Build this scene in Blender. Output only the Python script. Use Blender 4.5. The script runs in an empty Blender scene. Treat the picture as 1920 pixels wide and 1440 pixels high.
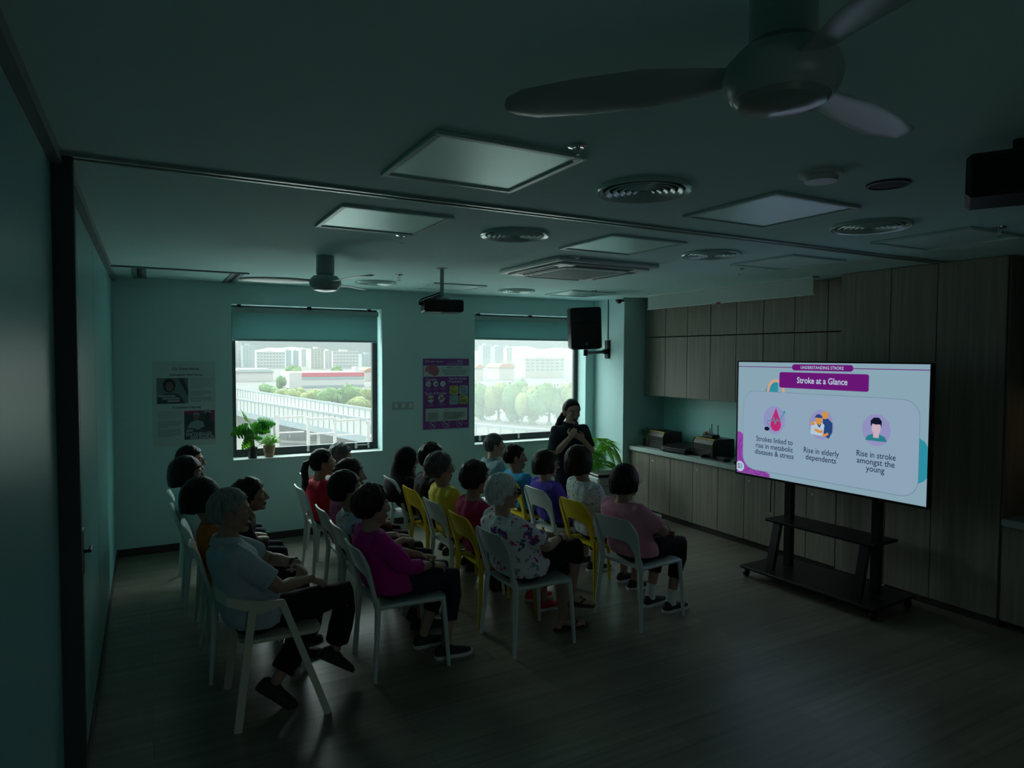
import bpy, bmesh, math, random
from mathutils import Vector, Matrix, noise, Euler

# ------------------------------------------------------------------ scene, camera, sky, exposure
SC = bpy.context.scene
COL = SC.collection
rnd = random.Random(7)
PI = math.pi
R = math.radians

FPX, YAW, PITCH, ROLL, EYE = 1258.6, R(28.553), R(2.419), R(0.266), 1.964
cam_data = bpy.data.cameras.new('camera')
cam_data.sensor_fit = 'HORIZONTAL'
cam_data.sensor_width = 36.0
cam_data.lens = FPX / 1920 * 36
cam_data.clip_start = 0.02
cam_data.clip_end = 4000
cam = bpy.data.objects.new('camera', cam_data)
COL.objects.link(cam)
_fw = Vector((math.sin(YAW) * math.cos(PITCH), math.cos(YAW) * math.cos(PITCH), -math.sin(PITCH)))
_r = Vector((math.cos(YAW), -math.sin(YAW), 0))
_u = _r.cross(_fw)
_r2 = _r * math.cos(ROLL) + _u * math.sin(ROLL)
_u2 = -_r * math.sin(ROLL) + _u * math.cos(ROLL)
cam.matrix_world = Matrix(((_r2.x, _u2.x, -_fw.x, 0), (_r2.y, _u2.y, -_fw.y, 0), (_r2.z, _u2.z, -_fw.z, EYE), (0, 0, 0, 1)))
SC.camera = cam

vs = SC.view_settings
vs.view_transform = 'Standard'
vs.look = 'None'
vs.gamma = 1.0
vs.exposure = 0.2
vs.use_curve_mapping = False
SC.cycles.use_denoising = True
SC.cycles.diffuse_bounces = 6
SC.cycles.max_bounces = 12
SC.cycles.transparent_max_bounces = 16
SC.cycles.sample_clamp_indirect = 4.0

# hazy bright sky: pale at the horizon, brighter and cooler overhead, dim below the horizon
SKY_BOOST = (5.9, 6.75, 6.65)
W = bpy.data.worlds.new('hazy_sky')
SC.world = W
W.use_nodes = True
_n = W.node_tree.nodes
_l = W.node_tree.links
_n.clear()
_out = _n.new('ShaderNodeOutputWorld')
_bg = _n.new('ShaderNodeBackground')
_tc = _n.new('ShaderNodeTexCoord')
_sx = _n.new('ShaderNodeSeparateXYZ')
_cr = _n.new('ShaderNodeValToRGB')
_mr = _n.new('ShaderNodeMapRange')
_mr.inputs['From Min'].default_value = -0.3
_mr.inputs['From Max'].default_value = 0.7
SKY = [(0.0, (0.16, 0.19, 0.18)), (0.29, (0.30, 0.34, 0.33)), (0.300, (0.40, 0.46, 0.455)), (0.345, (0.41, 0.50, 0.49)), (0.50, (0.9, 1.06, 1.06)), (1.0, (1.0, 1.2, 1.2))]
_e = _cr.color_ramp.elements
while len(_e) < len(SKY):
    _e.new(0.5)
for _i, (_p, _c) in enumerate(SKY):
    _e[_i].position = _p
    _e[_i].color = (_c[0], _c[1], _c[2], 1)
# glow added on the window side, above the visible sky, to brighten the room
_m1 = _n.new('ShaderNodeMapRange')
_m1.interpolation_type = 'SMOOTHSTEP'
_m1.inputs['From Min'].default_value = 0.045
_m1.inputs['From Max'].default_value = 0.42
_m2 = _n.new('ShaderNodeMapRange')
_m2.interpolation_type = 'SMOOTHSTEP'
_m2.inputs['From Min'].default_value = -0.05
_m2.inputs['From Max'].default_value = 0.55
_mm = _n.new('ShaderNodeMath')
_mm.operation = 'MULTIPLY'
_mx = _n.new('ShaderNodeMixRGB')
_mx.blend_type = 'ADD'
_mx.inputs[2].default_value = (SKY_BOOST[0], SKY_BOOST[1], SKY_BOOST[2], 1)
_l.new(_tc.outputs['Generated'], _sx.inputs[0])
_l.new(_sx.outputs['Z'], _mr.inputs['Value'])
_l.new(_sx.outputs['Z'], _m1.inputs['Value'])
_l.new(_sx.outputs['Y'], _m2.inputs['Value'])
_l.new(_m1.outputs[0], _mm.inputs[0])
_l.new(_m2.outputs[0], _mm.inputs[1])
_l.new(_mm.outputs[0], _mx.inputs[0])
_l.new(_mr.outputs[0], _cr.inputs[0])
_l.new(_cr.outputs[0], _mx.inputs[1])
_l.new(_mx.outputs[0], _bg.inputs['Color'])
_bg.inputs['Strength'].default_value = 1.0
_l.new(_bg.outputs[0], _out.inputs[0])

def portal(x0, x1, z0, z1, y, turn=-90):
    d = bpy.data.lights.new('window_portal', 'AREA')
    d.shape = 'RECTANGLE'
    d.size = x1 - x0
    d.size_y = z1 - z0
    d.cycles.is_portal = True
    o = bpy.data.objects.new('window_portal', d)
    o.location = ((x0 + x1) / 2, y, (z0 + z1) / 2)
    o.rotation_euler = (R(turn), 0, 0)
    COL.objects.link(o)

# hazy tropical sun, high and behind the building: it lights the view and never enters the room
_sd = bpy.data.lights.new('sun', 'SUN')
_sd.energy = 1.2
_sd.angle = R(6)
_sd.color = (1.0, 0.97, 0.93)
_so = bpy.data.objects.new('sun', _sd)
_so.rotation_euler = (R(38), R(12), 0)
COL.objects.link(_so)

# ------------------------------------------------------------------ materials
MATS = {}
def mat(name, col, rough=0.6, metal=0.0, spec=0.5, bump=0.0, bscale=60.0, var=0.0, vscale=8.0, stretch=(1, 1, 1), coat=0.0, sheen=0.0, sub=0.0):
    if name in MATS:
        return MATS[name]
    m = bpy.data.materials.new(name)
    m.use_nodes = True
    nt = m.node_tree
    b = nt.nodes['Principled BSDF']
    b.inputs['Base Color'].default_value = (col[0], col[1], col[2], 1)
    b.inputs['Roughness'].default_value = rough
    b.inputs['Metallic'].default_value = metal
    b.inputs['Specular IOR Level'].default_value = spec
    b.inputs['Coat Weight'].default_value = coat
    b.inputs['Sheen Weight'].default_value = sheen
    b.inputs['Subsurface Weight'].default_value = sub
    if var or bump:
        tc = nt.nodes.new('ShaderNodeTexCoord')
        mp = nt.nodes.new('ShaderNodeMapping')
        mp.inputs['Scale'].default_value = stretch
        nt.links.new(tc.outputs['Object'], mp.inputs[0])
    if var:
        nz = nt.nodes.new('ShaderNodeTexNoise')
        nz.inputs['Scale'].default_value = vscale
        nz.inputs['Detail'].default_value = 5
        rp = nt.nodes.new('ShaderNodeValToRGB')
        rp.color_ramp.elements[0].position = 0.3
        rp.color_ramp.elements[1].position = 0.7
        rp.color_ramp.elements[0].color = tuple(c * (1 - var) for c in col) + (1,)
        rp.color_ramp.elements[1].color = tuple(min(1, c * (1 + var)) for c in col) + (1,)
        nt.links.new(mp.outputs[0], nz.inputs['Vector'])
        nt.links.new(nz.outputs[0], rp.inputs[0])
        nt.links.new(rp.outputs[0], b.inputs['Base Color'])
    if bump:
        n2 = nt.nodes.new('ShaderNodeTexNoise')
        n2.inputs['Scale'].default_value = bscale
        n2.inputs['Detail'].default_value = 4
        bp = nt.nodes.new('ShaderNodeBump')
        bp.inputs['Strength'].default_value = bump
        bp.inputs['Distance'].default_value = 0.01
        nt.links.new(mp.outputs[0], n2.inputs['Vector'])
        nt.links.new(n2.outputs[0], bp.inputs['Height'])
        nt.links.new(bp.outputs[0], b.inputs['Normal'])
    MATS[name] = m
    return m

def lin(r, g, b):
    f = lambda c: (c / 255 / 12.92) if c <= 10 else ((c / 255 + 0.055) / 1.055) ** 2.4
    return (f(r), f(g), f(b))

def emit(name, col, s=1.0):
    if name in MATS:
        return MATS[name]
    m = bpy.data.materials.new(name)
    m.use_nodes = True
    nt = m.node_tree
    nt.nodes.clear()
    o = nt.nodes.new('ShaderNodeOutputMaterial')
    e = nt.nodes.new('ShaderNodeEmission')
    e.inputs[0].default_value = (*col, 1)
    e.inputs[1].default_value = s
    nt.links.new(e.outputs[0], o.inputs[0])
    MATS[name] = m
    return m

def glass(name, tint, haze, hazecol=(0.8, 0.85, 0.84)):
    m = bpy.data.materials.new(name)
    m.use_nodes = True
    nt = m.node_tree
    nt.nodes.clear()
    o = nt.nodes.new('ShaderNodeOutputMaterial')
    t = nt.nodes.new('ShaderNodeBsdfTransparent')
    t.inputs[0].default_value = (*tint, 1)
    g = nt.nodes.new('ShaderNodeBsdfGlossy')
    g.inputs['Roughness'].default_value = 0.02
    mx = nt.nodes.new('ShaderNodeMixShader')
    mx.inputs[0].default_value = 0.05
    nt.links.new(t.outputs[0], mx.inputs[1])
    nt.links.new(g.outputs[0], mx.inputs[2])
    last = mx
    if haze:
        tl = nt.nodes.new('ShaderNodeBsdfTranslucent')
        tl.inputs[0].default_value = (*hazecol, 1)
        m2 = nt.nodes.new('ShaderNodeMixShader')
        m2.inputs[0].default_value = haze
        nt.links.new(mx.outputs[0], m2.inputs[1])
        nt.links.new(tl.outputs[0], m2.inputs[2])
        last = m2
    nt.links.new(last.outputs[0], o.inputs[0])
    return m

def wood(name, dark, light, rough=0.45, axis='Z', scale=1.0, plank=None, bump=0.05, spec=0.5):
    """streaky laminate grain running along AXIS; PLANK=(length,width) adds joints of floor boards"""
    m = bpy.data.materials.new(name)
    m.use_nodes = True
    nt = m.node_tree
    N, L = nt.nodes, nt.links
    b = N['Principled BSDF']
    b.inputs['Roughness'].default_value = rough
    b.inputs['Specular IOR Level'].default_value = spec
    tc = N.new('ShaderNodeTexCoord')
    mp = N.new('ShaderNodeMapping')
    s = {'Z': (22, 22, 0.9), 'Y': (22, 0.9, 22), 'X': (0.9, 22, 22)}[axis]
    mp.inputs['Scale'].default_value = tuple(v * scale for v in s)
    L.new(tc.outputs['Object'], mp.inputs[0])
    nz = N.new('ShaderNodeTexNoise')
    nz.inputs['Scale'].default_value = 1.0
    nz.inputs['Detail'].default_value = 7
    nz.inputs['Roughness'].default_value = 0.62
    L.new(mp.outputs[0], nz.inputs['Vector'])
    rp = N.new('ShaderNodeValToRGB')
    rp.color_ramp.elements[0].position = 0.32
    rp.color_ramp.elements[1].position = 0.68
    rp.color_ramp.elements[0].color = (*dark, 1)
    rp.color_ramp.elements[1].color = (*light, 1)
    L.new(nz.outputs[0], rp.inputs[0])
    last = rp.outputs[0]
    if plank:
        br = N.new('ShaderNodeTexBrick')
        br.inputs['Scale'].default_value = 1.0
        br.inputs['Brick Width'].default_value = plank[0]
        br.inputs['Row Height'].default_value = plank[1]
        br.inputs['Mortar Size'].default_value = 0.0016
        br.inputs['Color1'].default_value = (0.82, 0.82, 0.82, 1)
        br.inputs['Color2'].default_value = (1.1, 1.1, 1.1, 1)
        br.inputs['Mortar'].default_value = (0.45, 0.45, 0.45, 1)
        br.offset = 0.37
        L.new(tc.outputs['Object'], br.inputs['Vector'])
        mu = N.new('ShaderNodeMixRGB')
        mu.blend_type = 'MULTIPLY'
        mu.inputs[0].default_value = 1.0
        L.new(last, mu.inputs[1])
        L.new(br.outputs[0], mu.inputs[2])
        last = mu.outputs[0]
    L.new(last, b.inputs['Base Color'])
    bp = N.new('ShaderNodeBump')
    bp.inputs['Strength'].default_value = bump
    bp.inputs['Distance'].default_value = 0.005
    L.new(nz.outputs[0], bp.inputs['Height'])
    L.new(bp.outputs[0], b.inputs['Normal'])
    return m

# ------------------------------------------------------------------ mesh builder
class MB:
    def __init__(s):
        s.v, s.f = [], []
    def add(s, vs_, fs):
        o = len(s.v)
        s.v += [Vector(v) for v in vs_]
        s.f += [tuple(i + o for i in f) for f in fs]
        return s
    def box(s, x0, x1, y0, y1, z0, z1, bev=0.0, M=None, seg=1):
        bm = bmesh.new()
        bmesh.ops.create_cube(bm, size=1)
        for v in bm.verts:
            v.co = Vector(((x0 + x1) / 2 + v.co.x * (x1 - x0), (y0 + y1) / 2 + v.co.y * (y1 - y0), (z0 + z1) / 2 + v.co.z * (z1 - z0)))
        if bev:
            bmesh.ops.bevel(bm, geom=list(bm.edges), offset=bev, segments=seg, affect='EDGES', profile=0.5)
        if M is not None:
            bmesh.ops.transform(bm, matrix=M, verts=bm.verts)
        bm.verts.index_update()
        s.add([v.co.copy() for v in bm.verts], [[v.index for v in f.verts] for f in bm.faces])
        bm.free()
        return s
    def loft(s, rings, cap=True, closed=True):
        """rings: lists of points, same count"""
        n = len(rings[0])
        vs_, fs = [], []
        for r in rings:
            vs_ += r
        for i in range(len(rings) - 1):
            for j in range(n if closed else n - 1):
                k = (j + 1) % n
                fs.append((i * n + j, i * n + k, (i + 1) * n + k, (i + 1) * n + j))
        if cap:
            fs.append(tuple(reversed(range(n))))
            fs.append(tuple(range((len(rings) - 1) * n, len(rings) * n)))
        return s.add(vs_, fs)
    def tube(s, pts, radii, n=10, flat=1.0, up=None, dome=False):
        """swept tube; FLAT squashes the second axis; DOME rounds the ends"""
        pts = [Vector(p) for p in pts]
        n = max(n, 14) if n >= 8 else n
        if not isinstance(radii, (list, tuple)):
            radii = [radii] * len(pts)
        radii = list(radii)
        if dome:
            a, b = pts[0], pts[-1]
            da = (pts[0] - pts[1]).normalized()
            db = (pts[-1] - pts[-2]).normalized()
            ra, rb = radii[0], radii[-1]
            pre = [(a + da * ra * math.sin(t), ra * math.cos(t)) for t in (R(80), R(50), R(25))]
            post = [(b + db * rb * math.sin(t), rb * math.cos(t)) for t in (R(25), R(50), R(80))]
            pts = [p for p, _ in pre] + pts + [p for p, _ in post]
            radii = [q for _, q in pre] + radii + [q for _, q in post]
        rings = []
        prev = None
        for i, p in enumerate(pts):
            t = (pts[min(i + 1, len(pts) - 1)] - pts[max(i - 1, 0)]).normalized()
            if prev is None:
                a = Vector(up) if up else (Vector((0, 0, 1)) if abs(t.z) < 0.9 else Vector((1, 0, 0)))
                u = (a - t * a.dot(t)).normalized()
            else:
                u = (prev - t * prev.dot(t)).normalized()
            prev = u
            w = t.cross(u)
            r = radii[i]
            rings.append([p + u * (r * flat * math.cos(2 * PI * k / n)) + w * (r * math.sin(2 * PI * k / n)) for k in range(n)])
        return s.loft(rings)
    def lathe(s, prof, c=(0, 0, 0), n=32, M=None, cap=True):
        """prof: (r, z) list"""
        rings = []
        for r, z in prof:
            ring = [Vector((r * math.cos(2 * PI * k / n), r * math.sin(2 * PI * k / n), z)) for k in range(n)]
            if M is not None:
                ring = [M @ p for p in ring]
            rings.append([p + Vector(c) for p in ring])
        return s.loft(rings, cap=cap)
    def ell(s, c, r, n=20, m=12, M=None):
        rings = []
        for i in range(1, m):
            a = -PI / 2 + PI * i / m
            ring = [Vector((r[0] * math.cos(a) * math.cos(2 * PI * k / n), r[1] * math.cos(a) * math.sin(2 * PI * k / n), r[2] * math.sin(a))) for k in range(n)]
            if M is not None:
                ring = [M @ p for p in ring]
            rings.append([p + Vector(c) for p in ring])
        return s.loft(rings)
    def prism(s, poly, d0, d1, frame):
        """extrude a 2D polygon between depths d0 and d1; frame=(origin,u,v,w)"""
        o, u, v, w = [Vector(q) for q in frame]
        a = [o + u * x + v * y + w * d0 for x, y in poly]
        b = [o + u * x + v * y + w * d1 for x, y in poly]
        return s.loft([a, b])
    def xf(s, M):
        s.v = [M @ v for v in s.v]
        return s
    def mesh(s, name, fix=True):
        me = bpy.data.meshes.new(name)
        me.from_pydata([tuple(v) for v in s.v], [], s.f)
        if fix:
            bm = bmesh.new()
            bm.from_mesh(me)
            bmesh.ops.recalc_face_normals(bm, faces=bm.faces)
            bm.to_mesh(me)
            bm.free()
        return me
    def build(s, name, m, parent=None, smooth=29, fix=True):
        me = s.mesh(name, fix)
        return link(name, me, m, parent, smooth)

def link(name, me, m, parent=None, smooth=40):
    if m is not None and len(me.materials) == 0:
        me.materials.append(m)
    if smooth:
        for p in me.polygons:
            p.use_smooth = True
        if smooth < 180:
            me.set_sharp_from_angle(angle=R(smooth))
    o = bpy.data.objects.new(name, me)
    COL.objects.link(o)
    if parent is not None:
        o.parent = parent
    return o

def thing(name, label, cat, loc=(0, 0, 0), rz=0.0, group=None):
    o = bpy.data.objects.new(name, None)
    o.empty_display_size = 0.1
    COL.objects.link(o)
    o.location = loc
    o.rotation_euler = (0, 0, rz)
    return tag(o, label, cat, group)

def tag(o, label, cat, group=None):
    o['label'] = label
    o['category'] = cat
    if group:
        o['group'] = group
    return o

def struct(o):
    o['kind'] = 'structure'
    return o

def dup(root, loc=None, rz=None, label=None):
    r = root.copy()
    COL.objects.link(r)
    if loc is not None:
        r.location = loc
    if rz is not None:
        r.rotation_euler = (0, 0, rz)
    if label:
        r['label'] = label
    for ch in list(root.children):
        c = ch.copy()
        COL.objects.link(c)
        c.parent = r
        for g in list(ch.children):
            d = g.copy()
            COL.objects.link(d)
            d.parent = c
    return r

def text_mesh(txt, size, M, align='CENTER', bold=False, width=None, depth=0.0):
    """lettering as a flat mesh (or DEPTH thick), placed by matrix M; WIDTH fits it to a width"""
    cu = bpy.data.curves.new('lettering', 'FONT')
    cu.body = txt
    cu.size = size
    cu.align_x = align
    cu.align_y = 'CENTER'
    cu.resolution_u = 3
    cu.space_line = 0.95
    if bold:
        cu.offset = size * (0.018 if bold is True else bold)
    cu.extrude = depth
    o = bpy.data.objects.new('lettering', cu)
    COL.objects.link(o)
    dg = bpy.context.evaluated_depsgraph_get()
    me = bpy.data.meshes.new_from_object(o.evaluated_get(dg))
    bpy.data.objects.remove(o)
    bpy.data.curves.remove(cu)
    if width:
        xs = [v.co.x for v in me.vertices]
        k = width / max(1e-6, max(xs) - min(xs))
        for v in me.vertices:
            v.co.x *= k
    me.transform(M)
    return me

def add_mesh(mb, me):
    mb.add([v.co.copy() for v in me.vertices], [tuple(p.vertices) for p in me.polygons])
    bpy.data.meshes.remove(me)
# ------------------------------------------------------------------ the room
H, D, XL, XR = 2.70, 7.431, -0.282, 5.98
YB = -1.6                                   # rear wall behind the camera
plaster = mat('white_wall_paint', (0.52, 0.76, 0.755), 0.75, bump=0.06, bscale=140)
ceil_m = mat('white_ceiling_paint', (0.53, 0.80, 0.785), 0.8, bump=0.04, bscale=120)
floor_m = wood('laminate_floor', (0.16, 0.148, 0.118), (0.26, 0.238, 0.19), 0.33, 'X', 0.8, (1.2, 0.19), 0.04)
oak = wood('oak_laminate', (0.20, 0.185, 0.155), (0.32, 0.295, 0.245), 0.42, 'Z', 1.3)
skirt_m = mat('dark_skirting', (0.045, 0.04, 0.035), 0.5)
white_p = mat('white_plastic', (0.62, 0.70, 0.68), 0.4)
black_p = mat('black_plastic', (0.012, 0.013, 0.014), 0.45)
black_m = mat('black_metal', (0.012, 0.012, 0.014), 0.4, metal=0.3)
steel = mat('brushed_steel', (0.55, 0.57, 0.57), 0.3, metal=1.0)
chrome = mat('chrome', (0.8, 0.8, 0.8), 0.12, metal=1.0)
alu = mat('pale_aluminium_track', (0.42, 0.50, 0.48), 0.35, metal=0.6)
frame_m = mat('dark_window_frame', (0.012, 0.022, 0.026), 0.45)

struct(MB().box(XL - 0.3, XR + 0.2, YB - 0.2, D + 0.3, -0.12, 0).build('floor', floor_m))
struct(MB().box(XL - 0.3, XR + 0.2, YB - 0.2, D + 0.3, H, H + 0.12).build('ceiling', ceil_m))

# back wall with two window openings
WT, WS = 2.481, 0.868
WIN = [(0.770, 2.357), (3.523, 5.166)]
b = MB()
b.box(XL - 0.3, XR + 0.2, D, D + 0.30, 0, WS)
b.box(XL - 0.3, XR + 0.2, D, D + 0.30, WT, H)
xs_ = [XL - 0.3, WIN[0][0], WIN[0][1], WIN[1][0], WIN[1][1], XR + 0.2]
for i in (0, 2, 4):
    b.box(xs_[i], xs_[i + 1], D, D + 0.30, WS, WT)
struct(b.build('wall_back', plaster))
for x0, x1 in WIN:
    portal(x0, x1, WS, WT, D + 0.29)

# left wall: folding partition panels with a slim post where the ceiling track meets them
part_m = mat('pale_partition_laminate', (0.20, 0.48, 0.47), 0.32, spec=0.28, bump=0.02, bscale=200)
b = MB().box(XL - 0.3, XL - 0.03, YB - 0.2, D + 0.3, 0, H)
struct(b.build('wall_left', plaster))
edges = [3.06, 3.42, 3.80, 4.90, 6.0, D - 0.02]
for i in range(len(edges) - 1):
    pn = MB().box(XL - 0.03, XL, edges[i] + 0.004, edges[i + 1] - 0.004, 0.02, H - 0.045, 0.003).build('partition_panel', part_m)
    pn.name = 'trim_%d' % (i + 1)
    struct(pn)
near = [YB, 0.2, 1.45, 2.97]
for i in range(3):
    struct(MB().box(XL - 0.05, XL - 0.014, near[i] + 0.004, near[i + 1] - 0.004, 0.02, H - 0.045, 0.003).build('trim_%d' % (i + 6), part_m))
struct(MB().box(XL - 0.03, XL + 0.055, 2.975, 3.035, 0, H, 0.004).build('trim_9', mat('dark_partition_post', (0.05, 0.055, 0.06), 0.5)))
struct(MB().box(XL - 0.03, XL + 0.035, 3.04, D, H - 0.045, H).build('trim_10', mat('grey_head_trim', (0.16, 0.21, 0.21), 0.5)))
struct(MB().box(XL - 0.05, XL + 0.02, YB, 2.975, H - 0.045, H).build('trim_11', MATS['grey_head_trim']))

# ceiling track of the folding partition, running across the room
b = MB()
b.box(XL, 5.41, 2.965, 2.990, H - 0.012, H + 0.001, 0.003)
b.box(XL, 5.41, 3.018, 3.043, H - 0.012, H + 0.001, 0.003)
struct(b.build('trim_12', alu))
struct(MB().box(XL, 5.41, 2.990, 3.018, H - 0.004, H + 0.001).build('trim_13', black_m))
# second short track beside the back wall, left, parking the panels
b = MB()
b.box(XL, 0.83, 6.500, 6.530, H - 0.012, H + 0.001, 0.003)
struct(b.build('trim_14', MATS['grey_head_trim']))
for k, x in enumerate((-0.045, 0.74)):
    b = MB().box(x - 0.055, x - 0.02, 6.53, D - 0.01, H - 0.01, H + 0.001)
    b.box(x + 0.02, x + 0.055, 6.53, D - 0.01, H - 0.01, H + 0.001)
    struct(b.build('trim_%d' % (15 + 2 * k), MATS['grey_head_trim']))
    struct(MB().box(x - 0.02, x + 0.02, 6.53, D - 0.01, H - 0.003, H + 0.001).build('trim_%d' % (16 + 2 * k), black_m))

# right wall, rear wall, corner pier
struct(MB().box(XR, XR + 0.2, YB - 0.2, D + 0.3, 0, H).build('wall_right', plaster))
RW = (0.2, 1.7, 0.95, 2.25)                 # opening added in the unseen rear wall, behind the camera, for fill light
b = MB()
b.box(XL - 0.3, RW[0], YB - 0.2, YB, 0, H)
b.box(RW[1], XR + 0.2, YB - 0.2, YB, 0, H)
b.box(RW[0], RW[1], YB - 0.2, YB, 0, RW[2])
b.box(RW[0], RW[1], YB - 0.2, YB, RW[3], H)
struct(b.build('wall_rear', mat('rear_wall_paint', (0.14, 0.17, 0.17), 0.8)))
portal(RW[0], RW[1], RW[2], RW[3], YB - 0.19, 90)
struct(MB().box(5.31, XR, 6.80, D, 0, H).build('wall_pier', plaster))
# skirting boards
struct(MB().box(XL, 5.31, D - 0.012, D, 0, 0.075, 0.002).build('baseboard_back', skirt_m))
struct(MB().box(5.298, 5.31, 6.80, D - 0.012, 0, 0.075, 0.002).build('baseboard_pier', skirt_m))
struct(MB().box(XL, XL + 0.01, 3.06, D - 0.014, 0, 0.07, 0.002).build('baseboard_left', skirt_m))

# ------------------------------------------------------------------ windows
clear = glass('clear_window_glass', (0.92, 0.96, 0.95), 0.040)
hazy = glass('hazy_window_glass', (0.84, 0.87, 0.86), 0.10)
blind_m = mat('grey_blind_fabric', (0.20, 0.31, 0.305), 0.85, bump=0.1, bscale=500)
def see_light_through(m, tint, amount):
    nt = m.node_tree
    tl = nt.nodes.new('ShaderNodeBsdfTranslucent')
    tl.inputs[0].default_value = (*tint, 1)
    mx = nt.nodes.new('ShaderNodeMixShader')
    mx.inputs[0].default_value = amount
    nt.links.new(nt.nodes['Principled BSDF'].outputs[0], mx.inputs[1])
    nt.links.new(tl.outputs[0], mx.inputs[2])
    nt.links.new(mx.outputs[0], nt.nodes['Material Output'].inputs[0])
see_light_through(blind_m, (0.48, 0.85, 0.84), 0.19)
sill_m = mat('pale_sill', (0.62, 0.70, 0.68), 0.35)
for k, (x0, x1) in enumerate(WIN):
    win = thing('window_%d' % (k + 1), '', '')
    del win['label'], win['category']
    struct(win)
    yf = D + 0.19
    fw = 0.055
    b = MB()
    b.box(x0, x0 + fw, yf, yf + 0.06, WS + 0.004, WT, 0.004)
    b.box(x1 - fw, x1, yf, yf + 0.06, WS + 0.004, WT, 0.004)
    b.box(x0 + fw, x1 - fw, yf, yf + 0.06, WT - fw, WT, 0.004)
    b.box(x0 + fw, x1 - fw, yf, yf + 0.06, WS + 0.004, WS + 0.085, 0.004)
    struct(b.build('window_frame', frame_m, win))
    b = MB()
    for t in ((0.50, 0.84) if k == 0 else (0.10, 0.44, 0.80)):
        xx = x0 + (x1 - x0) * t
        b.box(xx - 0.014, xx + 0.014, yf - 0.012, yf + 0.002, WS + 0.02, WS + 0.082, 0.003)
    struct(b.build('window_catch', steel, win))
    if k == 0:
        b = MB().box(x1 - 0.27, x1 - 0.10, yf - 0.022, yf - 0.008, WS + 0.05, WS + 0.066, 0.004)
        b.box(x1 - 0.12, x1 - 0.10, yf - 0.022, yf + 0.002, WS + 0.02, WS + 0.08, 0.004)
        struct(b.build('window_handle', steel, win))
    struct(MB().box(x0 + fw - 0.002, x1 - fw + 0.002, yf + 0.025, yf + 0.031, WS + 0.08, WT - fw + 0.002).build('window_pane', clear if k == 0 else hazy, win))
    struct(MB().box(x0 - 0.004, x1 + 0.004, D - 0.012, yf, WS - 0.012, WS + 0.004, 0.003).build('window_sill', sill_m, win))
    # roller blind inside the recess, drawn down a quarter
    bl = thing('roller_blind', ('grey roller blind drawn a quarter down over the left window with the potted plants', 'grey roller blind drawn a quarter down over the right window beside the loudspeaker')[k], 'blind', (x0, D + 0.07, WT), group='roller blinds')
    w = x1 - x0
    zb = -0.355 if k == 0 else -0.300
    MB().box(0.012, w - 0.035, -0.003, 0.003, zb, -0.03).build('fabric', blind_m, bl)
    MB().box(0.012, w - 0.035, -0.008, 0.008, zb - 0.022, zb, 0.004).build('bottom_bar', mat('blind_bar', (0.30, 0.40, 0.39), 0.4), bl)
    b = MB()
    b.tube([(0.012, 0.028, -0.055), (w - 0.035, 0.028, -0.055)], 0.024, 14)
    b.build('roller_tube', MATS['blind_bar'], bl)
    MB().box(0.0, w - 0.02, -0.006, 0.0, -0.078, -0.028, 0.002).build('fascia', mat('blind_fascia', (0.36, 0.46, 0.45), 0.4), bl)
    b = MB()
    for xx in (0.08, w * 0.5, w * 0.92):
        b.box(xx - 0.02, xx + 0.02, -0.012, 0.03, -0.028, 0.0)
    b.build('bracket', black_m, bl)

win = thing('window_3', '', '')  # unseen window added to brighten the audience's backs
del win['label'], win['category']
struct(win)
b = MB()
for x0, x1, z0, z1 in ((RW[0], RW[0] + 0.05, RW[2], RW[3]), (RW[1] - 0.05, RW[1], RW[2], RW[3]), (RW[0] + 0.05, RW[1] - 0.05, RW[2], RW[2] + 0.05), (RW[0] + 0.05, RW[1] - 0.05, RW[3] - 0.05, RW[3])):
    b.box(x0, x1, YB - 0.14, YB - 0.08, z0, z1, 0.003)
struct(b.build('window_frame', frame_m, win))
struct(MB().box(RW[0] + 0.048, RW[1] - 0.048, YB - 0.112, YB - 0.106, RW[2] + 0.048, RW[3] - 0.048).build('window_pane', clear, win))

# ------------------------------------------------------------------ ceiling fittings
diffuser_m = mat('frosted_light_diffuser', (0.72, 0.95, 0.92), 0.40, metal=0.55, spec=1.0, bump=0.02, bscale=12)
lframe_m = mat('light_frame', (0.55, 0.74, 0.72), 0.35)
def light_panel(x, y, label, s=0.30, dim=False):
    t = thing('ceiling_light', label, 'light', (x, y, H), group='square ceiling lights')
    b = MB()
    f = 0.028
    b.box(-s, s, -s, -s + f, -0.014, 0, 0.003)
    b.box(-s, s, s - f, s, -0.014, 0, 0.003)
    b.box(-s, -s + f, -s + f, s - f, -0.014, 0, 0.003)
    b.box(s - f, s, -s + f, s - f, -0.014, 0, 0.003)
    b.build('frame', lframe_m, t)
    MB().box(-s + f, s - f, -s + f, s - f, -0.006, -0.001).build('diffuser', diffuser_m, t)
for x, y, l in [(1.140, 2.365, 'large looking square light panel on the ceiling nearest the camera, left of the round vent'),
                (1.148, 3.600, 'square light panel on the ceiling just past the track, left of the rounded fan'),
                (2.770, 3.585, 'bright square light panel on the ceiling beyond the track, between two round vents'),
                (2.768, 2.385, 'square light panel on the ceiling before the track, right of the biggest round vent'),
                (4.378, 3.590, 'dull square light panel on the ceiling beyond the track, before the projection screen'),
                (2.860, 6.660, 'faint square light panel on the ceiling behind the hanging projector'),
                (4.480, 6.580, 'faint square light panel on the ceiling nearest the right window'),
                (4.360, 2.400, 'dark square light panel on the ceiling over the tall wooden cupboards')]:
    light_panel(x, y, l)

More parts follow.
